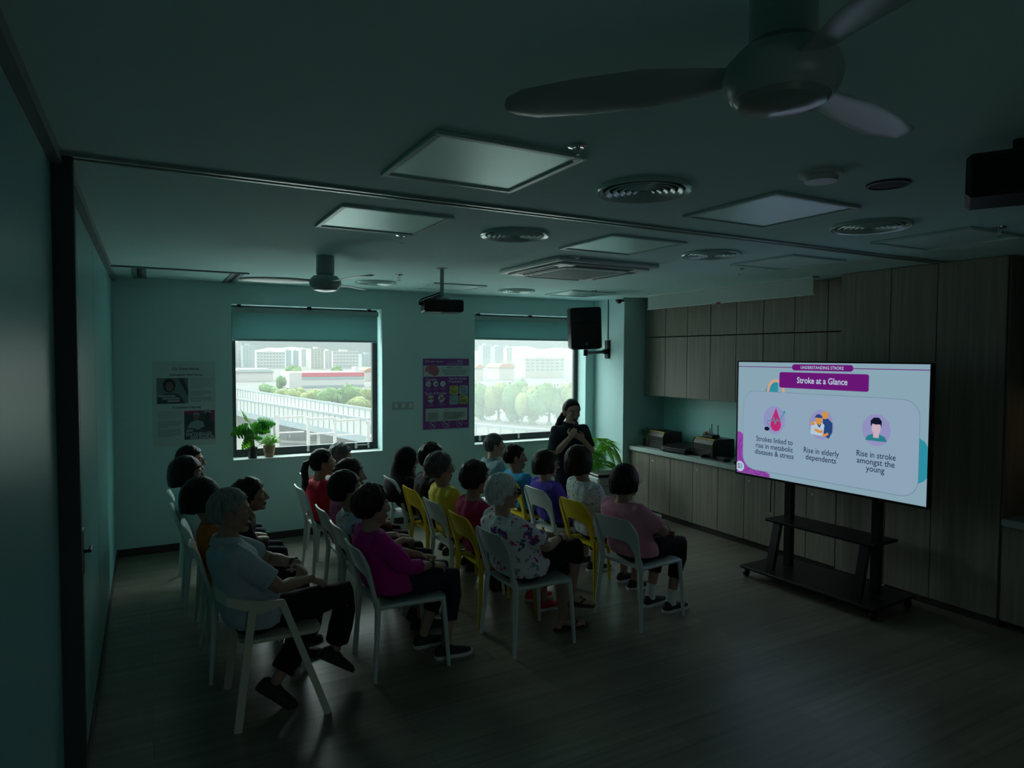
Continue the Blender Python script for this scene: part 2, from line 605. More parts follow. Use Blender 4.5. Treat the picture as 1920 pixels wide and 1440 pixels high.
vent_m = mat('vent_white_enamel', (0.66, 0.84, 0.82), 0.22, metal=0.15)
vdark = mat('vent_inside', (0.02, 0.025, 0.025), 0.7)
def round_vent(x, y, label, r=0.205, first=[None]):
    if first[0] is not None:
        o = dup(first[0], (x, y, H), 0, label)
        return o
    t = thing('ceiling_vent', label, 'vent', (x, y, H), group='round ceiling vents')
    MB().lathe([(r * 1.0, 0), (r * 1.02, -0.012), (r * 0.99, -0.018), (r * 0.88, -0.010), (r * 0.86, 0)], n=48, cap=False).build('rim', vent_m, t)
    MB().lathe([(r * 0.9, -0.001), (r * 0.9, -0.002), (0.001, -0.002)], n=40, cap=False).build('throat', vdark, t)
    for q in (0.74, 0.58, 0.43, 0.29, 0.15):
        MB().lathe([(r * (q - 0.01), -0.006), (r * (q + 0.075), -0.019), (r * (q + 0.085), -0.013), (r * (q + 0.01), -0.003)], n=44, cap=False).build('blade_ring', vent_m, t)
    first[0] = t
    return t
for x, y, l in [(1.935, 2.350, 'biggest round ringed vent on the ceiling, right of the nearest light panel'),
                (1.970, 3.595, 'round ringed vent with white rings on the ceiling beyond the track'),
                (3.565, 3.575, 'round ringed vent on the ceiling right of the bright light panel'),
                (3.565, 2.370, 'round ringed vent on the dark ceiling at right, before the track'),
                (3.665, 6.640, 'small looking round vent on the ceiling near the back wall, right of the projector'),
                (2.045, 6.650, 'small looking round vent on the ceiling near the back wall, behind the fan blade')]:
    round_vent(x, y, l)

# ceiling cassette air conditioner
t = thing('air_conditioner', 'square white ceiling cassette air conditioner in front of the right window', 'air conditioner', (3.14, 4.66, H))
MB().box(-0.48, 0.48, -0.48, 0.48, -0.035, 0, 0.012).build('housing', white_p, t)
MB().box(-0.425, 0.425, -0.425, 0.425, -0.052, -0.034, 0.008).build('face_panel', white_p, t)
for k in range(4):
    M4 = Matrix.Rotation(k * PI / 2, 4, 'Z')
    b = MB().box(-0.27, 0.27, -0.40, -0.345, -0.056, -0.050)
    b.xf(M4).build('air_slot', black_p, t)
    b = MB().box(-0.26, 0.26, -0.365, -0.350, -0.066, -0.054, 0.003)
    b.xf(M4).build('louvre', white_p, t)
b = MB()
s = 0.29
for a in (-1, 1):
    b.box(-s, s, a * s - 0.012, a * s + 0.012, -0.062, -0.05, 0.004)
    b.box(a * s - 0.012, a * s + 0.012, -s, s, -0.062, -0.05, 0.004)
b.build('grille_frame', white_p, t)
b = MB()
for k in range(19):
    y = -0.26 + k * 0.52 / 18
    b.box(-0.275, 0.275, y - 0.006, y + 0.004, -0.058, -0.05)
b.build('return_grille', mat('grille_grey', (0.42, 0.50, 0.48), 0.5), t)

# small round fittings
def disc(name, label, cat, x, y, r, h, m, z=H, group=None):
    o = MB().lathe([(r, 0), (r * 0.98, -h * 0.35), (r * 0.8, -h * 0.5), (r * 0.72, -h), (0.002, -h * 1.06)], n=32).build(name, m)
    o.location = (x, y, z)
    return tag(o, label, cat, group)
disc('smoke_detector', 'round white smoke detector on the dim ceiling right of the near fan hub', 'detector', 2.386, 1.803, 0.085, 0.035, white_p)
disc('smoke_detector', 'small round white detector on the ceiling in front of the air conditioner', 'detector', 2.790, 4.215, 0.075, 0.022, white_p)
t = thing('ceiling_speaker', 'dark flat round speaker grille on the ceiling at the upper right', 'speaker', (2.775, 1.770, H))
MB().lathe([(0.085, 0), (0.085, -0.008), (0.074, -0.010), (0.072, -0.003)], n=32, cap=False).build('rim', mat('dark_grey_plastic', (0.06, 0.07, 0.07), 0.5), t)
MB().lathe([(0.073, -0.001), (0.070, -0.006), (0.002, -0.008)], n=32).build('grille', vdark, t)

def sprinkler(x, y, label):
    t = thing('sprinkler', label, 'sprinkler', (x, y, H), group='ceiling sprinklers')
    MB().lathe([(0.036, 0), (0.035, -0.006), (0.02, -0.010), (0.012, -0.008)], n=20).build('escutcheon', chrome, t)
    b = MB().tube([(0, 0, -0.004), (0, 0, -0.032)], 0.008, 8)
    for a in (-1, 1):
        b.tube([(a * 0.006, 0, -0.028), (a * 0.014, 0, -0.038), (a * 0.004, 0, -0.05)], 0.0025, 6)
    b.build('nozzle', chrome, t)
    MB().lathe([(0.017, -0.05), (0.018, -0.053), (0.002, -0.053)], n=14).build('deflector', chrome, t)
for x, y, l in [(1.339, 1.985, 'chrome sprinkler head at the right corner of the nearest ceiling light'),
                (1.382, 3.965, 'chrome sprinkler head behind the ceiling light left of the white ringed vent'),
                (4.364, 4.045, 'small sprinkler head on the ceiling before the projection screen'),
                (4.448, 6.240, 'small sprinkler head on the ceiling above the loudspeaker'),
                (2.042, 5.930, 'tiny sprinkler head on the ceiling between fan and projector'),
                (4.232, 2.040, 'small sprinkler head on the dark ceiling at the far right')]:
    sprinkler(x, y, l)

# ceiling fans at rest
def ceiling_fan(x, y, label, a0, up=0.0):
    t = thing('ceiling_fan', label, 'fan', (x, y, H), group='ceiling fans')
    wm = mat('fan_white', (0.36, 0.46, 0.445), 0.3)
    U = Matrix.Translation((0, 0, up))
    MB().lathe([(0.066, 0), (0.066, -0.132 + up), (0.055, -0.140 + up), (0.05, -0.15 + up)], n=32).build('canopy', wm, t)
    MB().lathe([(0.05, -0.140), (0.088, -0.150), (0.112, -0.176), (0.117, -0.200), (0.112, -0.225), (0.098, -0.245), (0.096, -0.246)], n=40).xf(U).build('motor_housing', wm, t)
    MB().lathe([(0.0965, -0.244), (0.085, -0.256), (0.05, -0.266), (0.002, -0.269)], n=40).xf(U).build('bottom_cap', mat('fan_cap', (0.28, 0.34, 0.33), 0.18), t)
    for k in range(3):
        a = a0 + k * 2 * PI / 3
        rings = []
        for r, c, tw in ((0.10, 0.035, 14), (0.17, 0.05, 14), (0.27, 0.072, 12), (0.42, 0.075, 10), (0.54, 0.066, 8), (0.585, 0.04, 8), (0.60, 0.012, 8)):
            ring = []
            for q in range(12):
                th = 2 * PI * q / 12
                p = Vector((r, c * math.cos(th), 0.006 * math.sin(th)))
                p = Matrix.Rotation(R(tw), 4, 'X') @ p
                ring.append(p + Vector((0, 0, -0.19)))
            rings.append(ring)
        b = MB().loft(rings)
        b.xf(U @ Matrix.Rotation(a, 4, 'Z')).build('blade', wm, t)
ceiling_fan(1.183, 5.10, 'white three blade ceiling fan beyond the track, above the left window', R(167))
ceiling_fan(1.150, 0.965, 'white ceiling fan close to the camera at the top right, only its round hub clear', R(12), 0.035)

# hanging projector
t = thing('projector', 'black projector hanging on a grey pole from the ceiling between the two windows', 'projector', (2.205, 5.30, H))
MB().lathe([(0.045, 0), (0.045, -0.006), (0.02, -0.01)], n=20).build('ceiling_plate', steel, t)
MB().tube([(0, 0, -0.004), (0, 0, -0.235)], 0.017, 12).build('pole', mat('pale_pole', (0.35, 0.42, 0.41), 0.4), t)
b = MB().box(-0.05, 0.05, -0.04, 0.04, -0.262, -0.252)
b.box(-0.012, 0.012, -0.012, 0.012, -0.252, -0.21)
for a in (-1, 1):
    b.tube([(a * 0.04, 0, -0.256), (a * 0.085, 0.02, -0.29)], 0.007, 6)
b.build('bracket', steel, t)
pj = MB().box(-0.165, 0.165, -0.13, 0.13, -0.375, -0.272, 0.012)
pj.xf(Matrix.Rotation(R(-14), 4, 'Z')).build('body', black_p, t)
b = MB().lathe([(0.034, 0), (0.034, 0.02), (0.026, 0.022), (0.024, 0.008)], n=20, M=Matrix.Rotation(R(90), 4, 'Y'))
b.xf(Matrix.Rotation(R(-14), 4, 'Z') @ Matrix.Translation((0.163, 0.05, -0.32))).build('lens', chrome, t)
b = MB()
for k in range(7):
    b.box(0.02 + k * 0.018, 0.028 + k * 0.018, -0.1325, -0.128, -0.36, -0.29)
b.xf(Matrix.Rotation(R(-14), 4, 'Z')).build('vent_slots', mat('vent_slot', (0.03, 0.035, 0.04), 0.6), t)
MB().box(-0.16, -0.02, -0.12, 0.0, -0.379, -0.374).xf(Matrix.Rotation(R(-14), 4, 'Z')).build('underside_plate', white_p, t)
for k, dz in enumerate((0, 0.02, 0.035)):
    MB().tube([(0.0, 0, -0.20 - dz), (-0.09, 0.0, -0.235 - dz), (-0.19, -0.02, -0.27 - dz), (-0.215, -0.02, -0.295 - dz * 0.6), (-0.18, -0.02, -0.315), (-0.14, -0.01, -0.325)], 0.006, 6).build('cable', black_p, t)

# dark box speaker hanging at the right edge of the picture
t = thing('hanging_speaker', 'black box speaker hanging under the dark ceiling at the right edge', 'speaker', (2.60, 1.20, H))
MB().tube([(0, 0, 0), (0, 0, -0.06)], 0.02, 10).build('ceiling_mount', black_m, t)
MB().box(-0.13, 0.13, -0.15, 0.15, -0.20, -0.055, 0.015).xf(Matrix.Rotation(R(28), 4, 'Z')).build('cabinet', black_p, t)
MB().box(-0.134, -0.128, -0.13, 0.13, -0.185, -0.07, 0.003).xf(Matrix.Rotation(R(28), 4, 'Z')).build('grille', mat('speaker_cloth', (0.008, 0.008, 0.009), 0.9), t)
# ------------------------------------------------------------------ flat artwork helper
class Sheet:
    """flat printed / displayed shapes on a plane: u to the right, v up, n towards the viewer"""
    def __init__(s, parent, o, u, v, n, step=0.0006):
        s.p, s.o, s.u, s.v, s.n, s.step = parent, Vector(o), Vector(u).normalized(), Vector(v).normalized(), Vector(n).normalized(), step
        s.items = {}
        s.n_ = 0
    def at(s, x, y, k):
        return s.o + s.u * x + s.v * y + s.n * (s.step * k)
    def poly(s, name, m, pts, k=1):
        mb = s.items.setdefault(s.key(name, m), (MB(), m))[0]
        mb.add([s.at(x, y, k) for x, y in pts], [tuple(range(len(pts)))])
    def rect(s, name, m, x0, x1, y0, y1, k=1, r=0.0):
        if r <= 0:
            return s.poly(name, m, [(x0, y0), (x1, y0), (x1, y1), (x0, y1)], k)
        pts = []
        for cx, cy, a in ((x1 - r, y0 + r, -90), (x1 - r, y1 - r, 0), (x0 + r, y1 - r, 90), (x0 + r, y0 + r, 180)):
            pts += [(cx + r * math.cos(R(a + q * 15)), cy + r * math.sin(R(a + q * 15))) for q in range(7)]
        s.poly(name, m, pts, k)
    def circle(s, name, m, cx, cy, rx, ry=None, k=1, a0=0, a1=360, n=28):
        ry = ry or rx
        full = a1 - a0 >= 360
        s.poly(name, m, [(cx + rx * math.cos(R(a0 + (a1 - a0) * q / n)), cy + ry * math.sin(R(a0 + (a1 - a0) * q / n))) for q in range(n if full else n + 1)], k)
    def stroke(s, name, m, pts, w, k=1, closed=False):
        n = len(pts)
        for i in range(n if closed else n - 1):
            a, b = Vector(pts[i]), Vector(pts[(i + 1) % n])
            d = (b - a)
            if d.length < 1e-6:
                continue
            d = d.normalized()
            q = Vector((-d.y, d.x)) * (w / 2)
            e = d * (w * 0.3)
            s.poly(name, m, [tuple(a - q - e), tuple(b - q + e), tuple(b + q + e), tuple(a + q - e)], k)
    def text(s, name, m, txt, x, y, size, k=2, align='CENTER', bold=False, width=None, rot=0):
        c, sn = math.cos(rot), math.sin(rot)
        u = s.u * c + s.v * sn
        v = s.v * c - s.u * sn
        o = s.at(x, y, k)
        M = Matrix(((u.x, v.x, s.n.x, o.x), (u.y, v.y, s.n.y, o.y), (u.z, v.z, s.n.z, o.z), (0, 0, 0, 1)))
        mb = s.items.setdefault(s.key(name, m), (MB(), m))[0]
        add_mesh(mb, text_mesh(txt, size, M, align, bold, width))
    def key(s, name, m):
        if name in ('slide_caption', 'slide_icon_disc', 'heading', 'icon_disc', 'headline', 'tip_card'):
            s.n_ += 1
        return (name, m.name, s.n_ if name in ('slide_caption', 'slide_icon_disc', 'heading', 'icon_disc', 'headline', 'tip_card', 'text_lines') else 0)
    def done(s):
        for (name, _, _), (mb, m) in s.items.items():
            mb.build(name, m, s.p, smooth=0, fix=False)

# ------------------------------------------------------------------ fitted oak cupboards on the right
gap_m = mat('dark_joint', (0.015, 0.014, 0.013), 0.8)
lock_m = mat('cupboard_lock', (0.85, 0.88, 0.88), 0.4)
XF = 5.41
def cupboard(name, label, cat, x0, x1, y0, y1, z0, z1, doors, locks=(), group=None):
    """carcass with slab doors on its -X face; DOORS: list of (ya, yb) from the far end"""
    t = thing(name, label, cat, (x0, (y0 + y1) / 2, z0), group=group)
    T = Matrix.Translation((-x0, -(y0 + y1) / 2, -z0))
    MB().box(x0 + 0.020, x1, y0 + 0.0008, y1 - 0.0008, z0, z1).xf(T).build('carcass', gap_m, t)
    for k, (ya, yb) in enumerate(doors):
        d = MB().box(x0, x0 + 0.019, min(ya, yb) + 0.0032, max(ya, yb) - 0.0032, z0 + 0.003, z1 - 0.003, 0.0012).xf(T).build('door', oak, t)
        if k in locks:
            yk = max(ya, yb) - 0.065
            MB().lathe([(0.010, 0), (0.010, -0.004), (0.002, -0.005)], n=14, M=Matrix.Rotation(R(90), 4, 'Y')).xf(T @ Matrix.Translation((x0, yk, z1 - 0.085)) @ Matrix.Rotation(PI, 4, 'Z') @ Matrix.Rotation(PI, 4, 'Z')).build('lock', lock_m, d)
    return t
WTOP = 0.775
o = MB().box(XR - 0.003, XR - 0.0005, 3.86, 6.795, 0.826, 1.463).build('splashback', mat('teal_splashback', (0.48, 0.95, 0.90), 0.30))
tag(o, 'pale glossy splashback panel between the worktop and the oak wall cupboards', 'splashback')

bu = [([(6.78, 6.403)], (), 'narrow oak base cupboard in the corner beside the white pier'),
      ([(6.403, 6.025), (6.025, 5.652)], (0,), 'two door oak base cupboard under the potted plant and open black box on the worktop'),
      ([(5.652, 5.268), (5.268, 4.906)], (0,), 'two door oak base cupboard under the router and black bread box'),
      ([(4.906, 4.524), (4.524, 4.161)], (0,), 'two door oak base cupboard behind the left post of the screen stand'),
      ([(4.161, 3.852)], (0,), 'narrow oak base cupboard next to the tall cupboards, behind the stand shelf')]
for doors, locks, lab in bu:
    cupboard('base_cupboard', lab, 'cupboard', XF, XR - 0.004, doors[-1][1], doors[0][0], 0.075, WTOP, doors, locks, 'oak base cupboards')
struct(MB().box(XF + 0.05, XR, 3.85, 6.79, 0, 0.0745).build('baseboard_right', skirt_m))
b = MB().box(0, 0.006, -0.09, 0.09, 0, 0.035)
b.v = [v + Vector((XF + 0.042, 6.30, 0.012)) for v in b.v]
o = b.build('plinth_grille', mat('grille_white', (0.5, 0.57, 0.55), 0.4))
tag(o, 'small pale vent grille in the plinth under the base cupboards', 'grille')
o = MB().box(XF - 0.03, XR - 0.003, 3.855, 6.79, WTOP + 0.001, 0.825, 0.003).build('worktop', mat('pale_worktop', (0.50, 0.60, 0.58), 0.25))
tag(o, 'long pale worktop running along the oak base cupboards', 'worktop')

cols = [6.78, 6.387, 6.009, 5.635, 5.257, 4.892, 4.510, 4.143, 3.852]
XU = 5.63
low = ['lower oak wall cupboard in the corner beside the white pier', 'lower oak wall cupboard above the router and black bread box', 'lower oak wall cupboard partly behind the left edge of the screen', 'lower oak wall cupboard next to the tall cupboard, above the screen']
upl = ['upper oak wall cupboard in the corner, under the left end of the projection screen', 'upper oak wall cupboard under the red tag of the projection screen', 'upper oak wall cupboard under the middle right of the projection screen', 'upper oak wall cupboard under the right end of the projection screen']
for k in range(4):
    ya, yb, yc = cols[2 * k], cols[2 * k + 1], cols[2 * k + 2]
    cupboard('wall_cupboard', low[k], 'cupboard', XU, XR - 0.004, yc, ya, 1.464, 2.200, [(ya, yb), (yb, yc)], (), 'oak wall cupboards')
    cupboard('wall_cupboard', upl[k], 'cupboard', XU, XR - 0.004, yc, ya, 2.206, H - 0.002, [(ya, yb), (yb, yc)], (), 'oak wall cupboards')
for ya, yb, lab in [(3.850, 3.400, 'tall oak cupboard nearest the worktop, directly behind the right half of the screen'),
                    (3.400, 3.026, 'tall oak cupboard behind the right edge of the screen'),
                    (3.026, 2.540, 'tall oak cupboard at the end, beside the dim niche')]:
    tc_ = cupboard('tall_cupboard', lab, 'cupboard', XF, XR - 0.004, yb, ya, 0.06, H - 0.002, [(ya, yb)], (), 'tall oak cupboards')
    if yb < 2.6:
        MB().box(XF + 0.0195, XR - 0.004, yb - 0.012, yb + 0.0007, 0.06, H - 0.002).xf(Matrix.Translation((-XF, -(ya + yb) / 2, -0.06))).build('end_panel', oak, tc_)
struct(MB().box(XF + 0.03, XR, 2.54, 3.85, 0, 0.0595).build('baseboard_right.001', skirt_m))
# dim niche at the right edge: low cupboard, worktop, warm lamp under a wall cupboard
cupboard('base_cupboard', 'dark base cupboard at the right edge under the niche worktop', 'cupboard', XF, XR - 0.004, 0.6, 2.524, 0.06, 0.755, [(2.524, 1.9), (1.9, 1.25), (1.25, 0.6)], ())
o = MB().box(XF - 0.02, XR - 0.003, 0.6, 2.524, 0.756, 0.805, 0.003).build('worktop', MATS['pale_worktop'])
tag(o, 'pale worktop end in the dark niche at the right edge', 'worktop')
cupboard('wall_cupboard', 'dark wall cupboard over the warmly lit niche at the right edge', 'cupboard', XU, XR - 0.004, 0.6, 2.524, 1.75, H - 0.002, [(2.524, 1.9), (1.9, 1.25), (1.25, 0.6)], ())
t = thing('under_cabinet_lamp', 'small warm lamp strip under the wall cupboard in the right edge niche', 'lamp', (5.80, 1.9, 1.748))
MB().box(-0.015, 0.015, -0.25, 0.25, -0.018, 0, 0.003).build('housing', steel, t)
MB().box(-0.012, 0.012, -0.24, 0.24, -0.021, -0.0181).build('light_strip', emit('warm_strip', (1.0, 0.42, 0.14), 4.0), t)
t = thing('coffee_machine', 'dark machine standing on the niche worktop at the right edge', 'machine', (5.62, 2.22, 0.806))
MB().box(-0.15, 0.15, -0.13, 0.13, 0, 0.36, 0.02).build('body', black_p, t)
MB().box(-0.17, 0.10, -0.11, 0.11, 0.0, 0.03, 0.006).xf(Matrix.Translation((-0.10, 0, 0))).build('drip_tray', black_m, t)

# projection screen case above the wall cupboards
t = thing('projection_screen', 'white pull down projection screen nearly rolled up above the wall cupboards', 'projection screen', (5.36, 5.25, H))
MB().box(-0.03, 0.07, -1.16, 1.16, -0.012, 0, 0.004).build('case', white_p, t)
MB().box(-0.003, 0.003, -1.15, 1.15, -0.155, -0.012).build('fabric', mat('screen_fabric', (0.50, 0.60, 0.575), 0.7), t)
MB().box(-0.010, 0.010, -1.165, 1.165, -0.172, -0.155, 0.004).build('bottom_bar', white_p, t)
MB().box(-0.013, -0.009, -0.03, 0.03, -0.176, -0.158, 0.002).build('pull_tag', mat('red_tag', (0.35, 0.03, 0.03), 0.5), t)

# ------------------------------------------------------------------ big screen on a mobile stand
TL_, TR_ = Vector((4.85, 4.492, 0)), Vector((4.93, 2.791, 0))
tu = (TR_ - TL_).normalized()
tw = (TR_ - TL_).length
tn = Vector((tu.y, -tu.x, 0))              # towards the audience (-X)
if tn.x > 0:
    tn = -tn
Z0, Z1 = 0.885, 1.915
th = Z1 - Z0
stand = thing('screen_stand', 'black wheeled floor stand with a shelf carrying the big screen', 'stand', (5.03, 3.66, 0))
S = Matrix.Translation((-5.03, -3.66, 0))
cen = (TL_ + TR_) / 2
rot = Matrix.Translation(cen) @ Matrix.Rotation(math.atan2(tu.y, tu.x), 4, 'Z')   # local x along the screen to the right, +y behind it?
bk = -tn                                   # behind the screen
def SB(u0, u1, d0, d1, z0, z1, bev=0.004):
    """box in screen axes: u along the screen from its centre, d behind its front, z up"""
    M = Matrix(((tu.x, bk.x, 0, cen.x), (tu.y, bk.y, 0, cen.y), (0, 0, 1, 0), (0, 0, 0, 1)))
    return MB().box(u0, u1, d0, d1, z0, z1, bev, M)
for u in (-0.40, 0.40):
    SB(u - 0.035, u + 0.035, 0.14, 0.20, 0.10, 1.62, 0.004).xf(S).build('post', black_m, stand)
    b = MB()
    M = Matrix(((tu.x, bk.x, 0, cen.x), (tu.y, bk.y, 0, cen.y), (0, 0, 1, 0), (0, 0, 0, 1)))
    ring = [(0.035, -0.02), (-0.035, -0.02), (-0.035, 0.02), (0.035, 0.02)]
    r0 = [M @ Vector((u + a, -0.08 + c, 0.10)) for a, c in ring]
    r1 = [M @ Vector((u + a, 0.02 + c, 0.50)) for a, c in ring]
    b.loft([r0, r1]).xf(S).build('front_strut', black_m, stand)
b = SB(-0.50, 0.50, -0.04, 0.30, 0.50, 0.525, 0.008)
b.xf(S).build('shelf', black_m, stand)
base = SB(-0.62, 0.62, -0.22, 0.36, 0.075, 0.10, 0.008)
base.xf(S).build('base_plate', black_m, stand)
for u in (-0.58, 0.58):
    for d in (-0.17, 0.31):
        M = Matrix(((tu.x, bk.x, 0, cen.x), (tu.y, bk.y, 0, cen.y), (0, 0, 1, 0), (0, 0, 0, 1)))
        p = M @ Vector((u, d, 0.032))
        b = MB().lathe([(0.002, -0.014), (0.030, -0.014), (0.032, 0), (0.030, 0.014), (0.002, 0.014)], n=20, M=Matrix.Rotation(R(90), 4, 'X'))
        b.box(-0.012, 0.012, -0.02, 0.02, 0.03, 0.045)
        b.xf(S @ Matrix.Translation(p)).build('castor', black_p, stand)
SB(-0.45, 0.45, 0.10, 0.14, 1.25, 1.31).xf(S).build('mount_rail', black_m, stand)
SB(-0.45, 0.45, 0.10, 0.14, 1.52, 1.58).xf(S).build('mount_rail', black_m, stand)

tv = thing('television', 'huge flat screen showing a slide titled Stroke at a Glance', 'television', (cen.x, cen.y, Z0))
T = Matrix.Translation((-cen.x, -cen.y, -Z0))
bz = 0.012
hw = tw / 2
SB(-hw - bz, hw + bz, 0.006, 0.050, Z0 - bz - 0.006, Z1 + bz, 0.008).xf(T).build('housing', black_p, tv)
b = SB(-hw - bz, hw + bz, -0.004, 0.012, Z1, Z1 + bz, 0.002)
for q in (SB(-hw - bz, hw + bz, -0.004, 0.012, Z0 - bz - 0.006, Z0, 0.002), SB(-hw - bz, -hw, -0.004, 0.012, Z0, Z1, 0.002), SB(hw, hw + bz, -0.004, 0.012, Z0, Z1, 0.002)):
    b.add(q.v, q.f)
b.xf(T).build('bezel', black_m, tv)
scr = SB(-hw, hw, 0.003, 0.006, Z0, Z1, 0).xf(T).build('screen', emit('slide_background', lin(134, 163, 177), 0.87), tv, smooth=0)
o0 = TL_ + Vector((0, 0, Z0)) - Vector((cen.x, cen.y, Z0)) + tn * (-0.003)
sh = Sheet(scr, o0, tu, (0, 0, 1), tn, 0.0005)
A = tw
PUR = emit('slide_purple', lin(104, 22, 116), 0.87)
PUR2 = emit('slide_dull_purple', lin(140, 66, 160), 0.87)
PURL = emit('slide_dark_purple_line', lin(84, 24, 100), 0.87)
WHT = emit('slide_white', lin(176, 196, 214), 0.87)
CARD = emit('slide_card', lin(138, 163, 183), 0.87)
EDGE = emit('slide_card_edge', lin(98, 124, 146), 0.87)
NAVY = emit('slide_navy', lin(34, 44, 82), 0.87)
NAVY2 = emit('slide_blue', lin(38, 66, 122), 0.87)
LILA = emit('slide_lilac', lin(142, 142, 188), 0.87)
TEAL = emit('slide_teal', lin(44, 140, 158), 0.87)
TEAL2 = emit('slide_dark_teal', lin(38, 124, 134), 0.87)
ORNG = emit('slide_orange', lin(206, 142, 70), 0.87)
PEAC = emit('slide_peach', lin(204, 160, 136), 0.87)
CRIM = emit('slide_crimson', lin(182, 40, 108), 0.87)
INK = emit('slide_ink', lin(18, 22, 44), 0.87)
SKIN = emit('slide_skin', lin(196, 170, 186), 0.87)
X = lambda u: u * A
Yv = lambda v: v * th
sh.rect('slide_line', PUR, X(0), X(1), Yv(0.957), Yv(0.963), 1)
sh.rect('slide_pill', PUR, X(0.334), X(0.659), Yv(0.936), Yv(0.987), 2, 0.024)
sh.text('slide_lettering', WHT, 'UNDERSTANDING STROKE', X(0.497), Yv(0.960), 0.036, 3, bold=0.008, width=X(0.228))
# arch behind the banner
sh.poly('slide_arch', TEAL, [(X(0.174), Yv(0.744)), (X(0.254), Yv(0.745)), (X(0.254), Yv(0.83)), (X(0.215), Yv(0.83)), (X(0.19), Yv(0.80))], 1)
pts = [(X(0.262), Yv(0.845))]
arc = [(X(0.24 + 0.047 * math.cos(R(q))), Yv(0.745 + 0.10 * math.sin(R(q)))) for q in range(0, 181, 15)]
arc = [(x, y) for x, y in arc]
sh.stroke('slide_arch_band', PEAC, arc, 0.026, 2)
sh.rect('slide_banner', PUR, X(0.261), X(0.735), Yv(0.787), Yv(0.919), 3, 0.018)
sh.text('slide_title', WHT, 'Stroke at a Glance', X(0.498), Yv(0.853), 0.072, 4, bold=True, width=X(0.268))
# teal disc at the right, purple corner at the left
sh.poly('slide_disc', TEAL, [(X(0.93), Yv(0.48)), (X(0.965), Yv(0.477)), (X(0.986), Yv(0.455)), (X(0.9995), Yv(0.421)), (X(0.9995), Yv(0.205)), (X(0.985), Yv(0.175)), (X(0.964), Yv(0.155)), (X(0.93), Yv(0.15))], 1)
sh.poly('slide_corner', PUR2, [(X(0.0005), Yv(0.0005)), (X(0.215), Yv(0.0005)), (X(0.213), Yv(0.03)), (X(0.19), Yv(0.045)), (X(0.13), Yv(0.06)), (X(0.08), Yv(0.12)), (X(0.06), Yv(0.25)), (X(0.045), Yv(0.34)), (X(0.02), Yv(0.37)), (X(0.0005), Yv(0.37))], 1)
for q in ([(0.005, 0.20), (0.018, 0.28), (0.035, 0.32)], [(0.03, 0.10), (0.018, 0.17), (0.02, 0.22), (0.035, 0.25)], [(0.06, 0.02), (0.08, 0.05), (0.10, 0.055)], [(0.11, 0.05), (0.125, 0.015), (0.15, 0.012), (0.165, 0.045)], [(0.175, 0.04), (0.185, 0.015), (0.205, 0.005)]):
    sh.stroke('slide_corner_lines', PURL, [(X(a), Yv(c)) for a, c in q], 0.004, 6)
# white card
sh.rect('slide_card_outline', EDGE, X(0.038), X(0.964), Yv(0.045), Yv(0.748), 2, 0.13)
sh.rect('slide_card_face', CARD, X(0.0395), X(0.9625), Yv(0.049), Yv(0.745), 3, 0.128)
sh.circle('slide_logo_disc', WHT, X(0.022), Yv(0.058), 0.048, k=7)
sh.text('slide_logo', PUR, 'S', X(0.014), Yv(0.058), 0.06, 8, bold=True)
sh.text('slide_logo', TEAL, '3', X(0.030), Yv(0.058), 0.06, 8, bold=True)
RX = X(0.0655)
RY = Yv(0.119)
for cx in (0.235, 0.503, 0.775):
    sh.circle('slide_icon_disc', LILA, X(cx), Yv(0.506), RX, RY, 4, n=40)
# blood drop with pulse line and pump bulb
cx, cy = X(0.245), Yv(0.50)
dr = [(0, 0.115), (0.018, 0.07), (0.045, 0.01), (0.055, -0.03), (0.05, -0.06), (0.03, -0.085), (0, -0.093), (-0.03, -0.085), (-0.05, -0.06), (-0.055, -0.03), (-0.045, 0.01), (-0.018, 0.07)]
sh.poly('slide_blood_drop', CRIM, [(cx + a, cy + c) for a, c in dr], 5)
sh.stroke('slide_pulse_line', TEAL, [(cx - 0.085, cy - 0.005), (cx - 0.03, cy), (cx - 0.02, cy + 0.03), (cx - 0.005, cy - 0.03), (cx + 0.012, cy + 0.02), (cx + 0.022, cy), (cx + 0.045, cy + 0.01), (cx + 0.085, cy + 0.085)], 0.007, 6)
sh.stroke('slide_pulse_line', TEAL, [(cx - 0.085, cy - 0.005), (cx - 0.09, cy - 0.03), (cx - 0.06, cy - 0.05), (cx - 0.07, cy - 0.075)], 0.005, 6)
sh.poly('slide_pulse_line', TEAL, [(cx + 0.092, cy + 0.10), (cx + 0.068, cy + 0.08), (cx + 0.095, cy + 0.068)], 6)
sh.circle('slide_pump_bulb', INK, cx - 0.09, cy - 0.078, 0.027, 0.018, 7)
# two embracing people drawn flat
cx, cy = X(0.503), Yv(0.505)
sh.poly('slide_white_coat', WHT, [(cx - 0.095, cy - 0.085), (cx + 0.02, cy - 0.095), (cx + 0.03, cy + 0.0), (cx - 0.01, cy + 0.03), (cx - 0.07, cy + 0.02), (cx - 0.095, cy - 0.02)], 6)
sh.poly('slide_blue_jumper', NAVY2, [(cx + 0.015, cy - 0.08), (cx + 0.07, cy - 0.11), (cx + 0.102, cy - 0.05), (cx + 0.10, cy + 0.02), (cx + 0.06, cy + 0.055), (cx + 0.015, cy + 0.05)], 5)
sh.circle('slide_face', ORNG, cx - 0.022, cy + 0.03, 0.03, 0.036, 7)
sh.circle('slide_face', ORNG, cx + 0.035, cy + 0.082, 0.028, 0.033, 7)
sh.circle('slide_cap', NAVY2, cx - 0.022, cy + 0.055, 0.034, 0.03, 8, 0, 180)
sh.circle('slide_face', ORNG, cx - 0.075, cy + 0.005, 0.018, 0.018, 7)
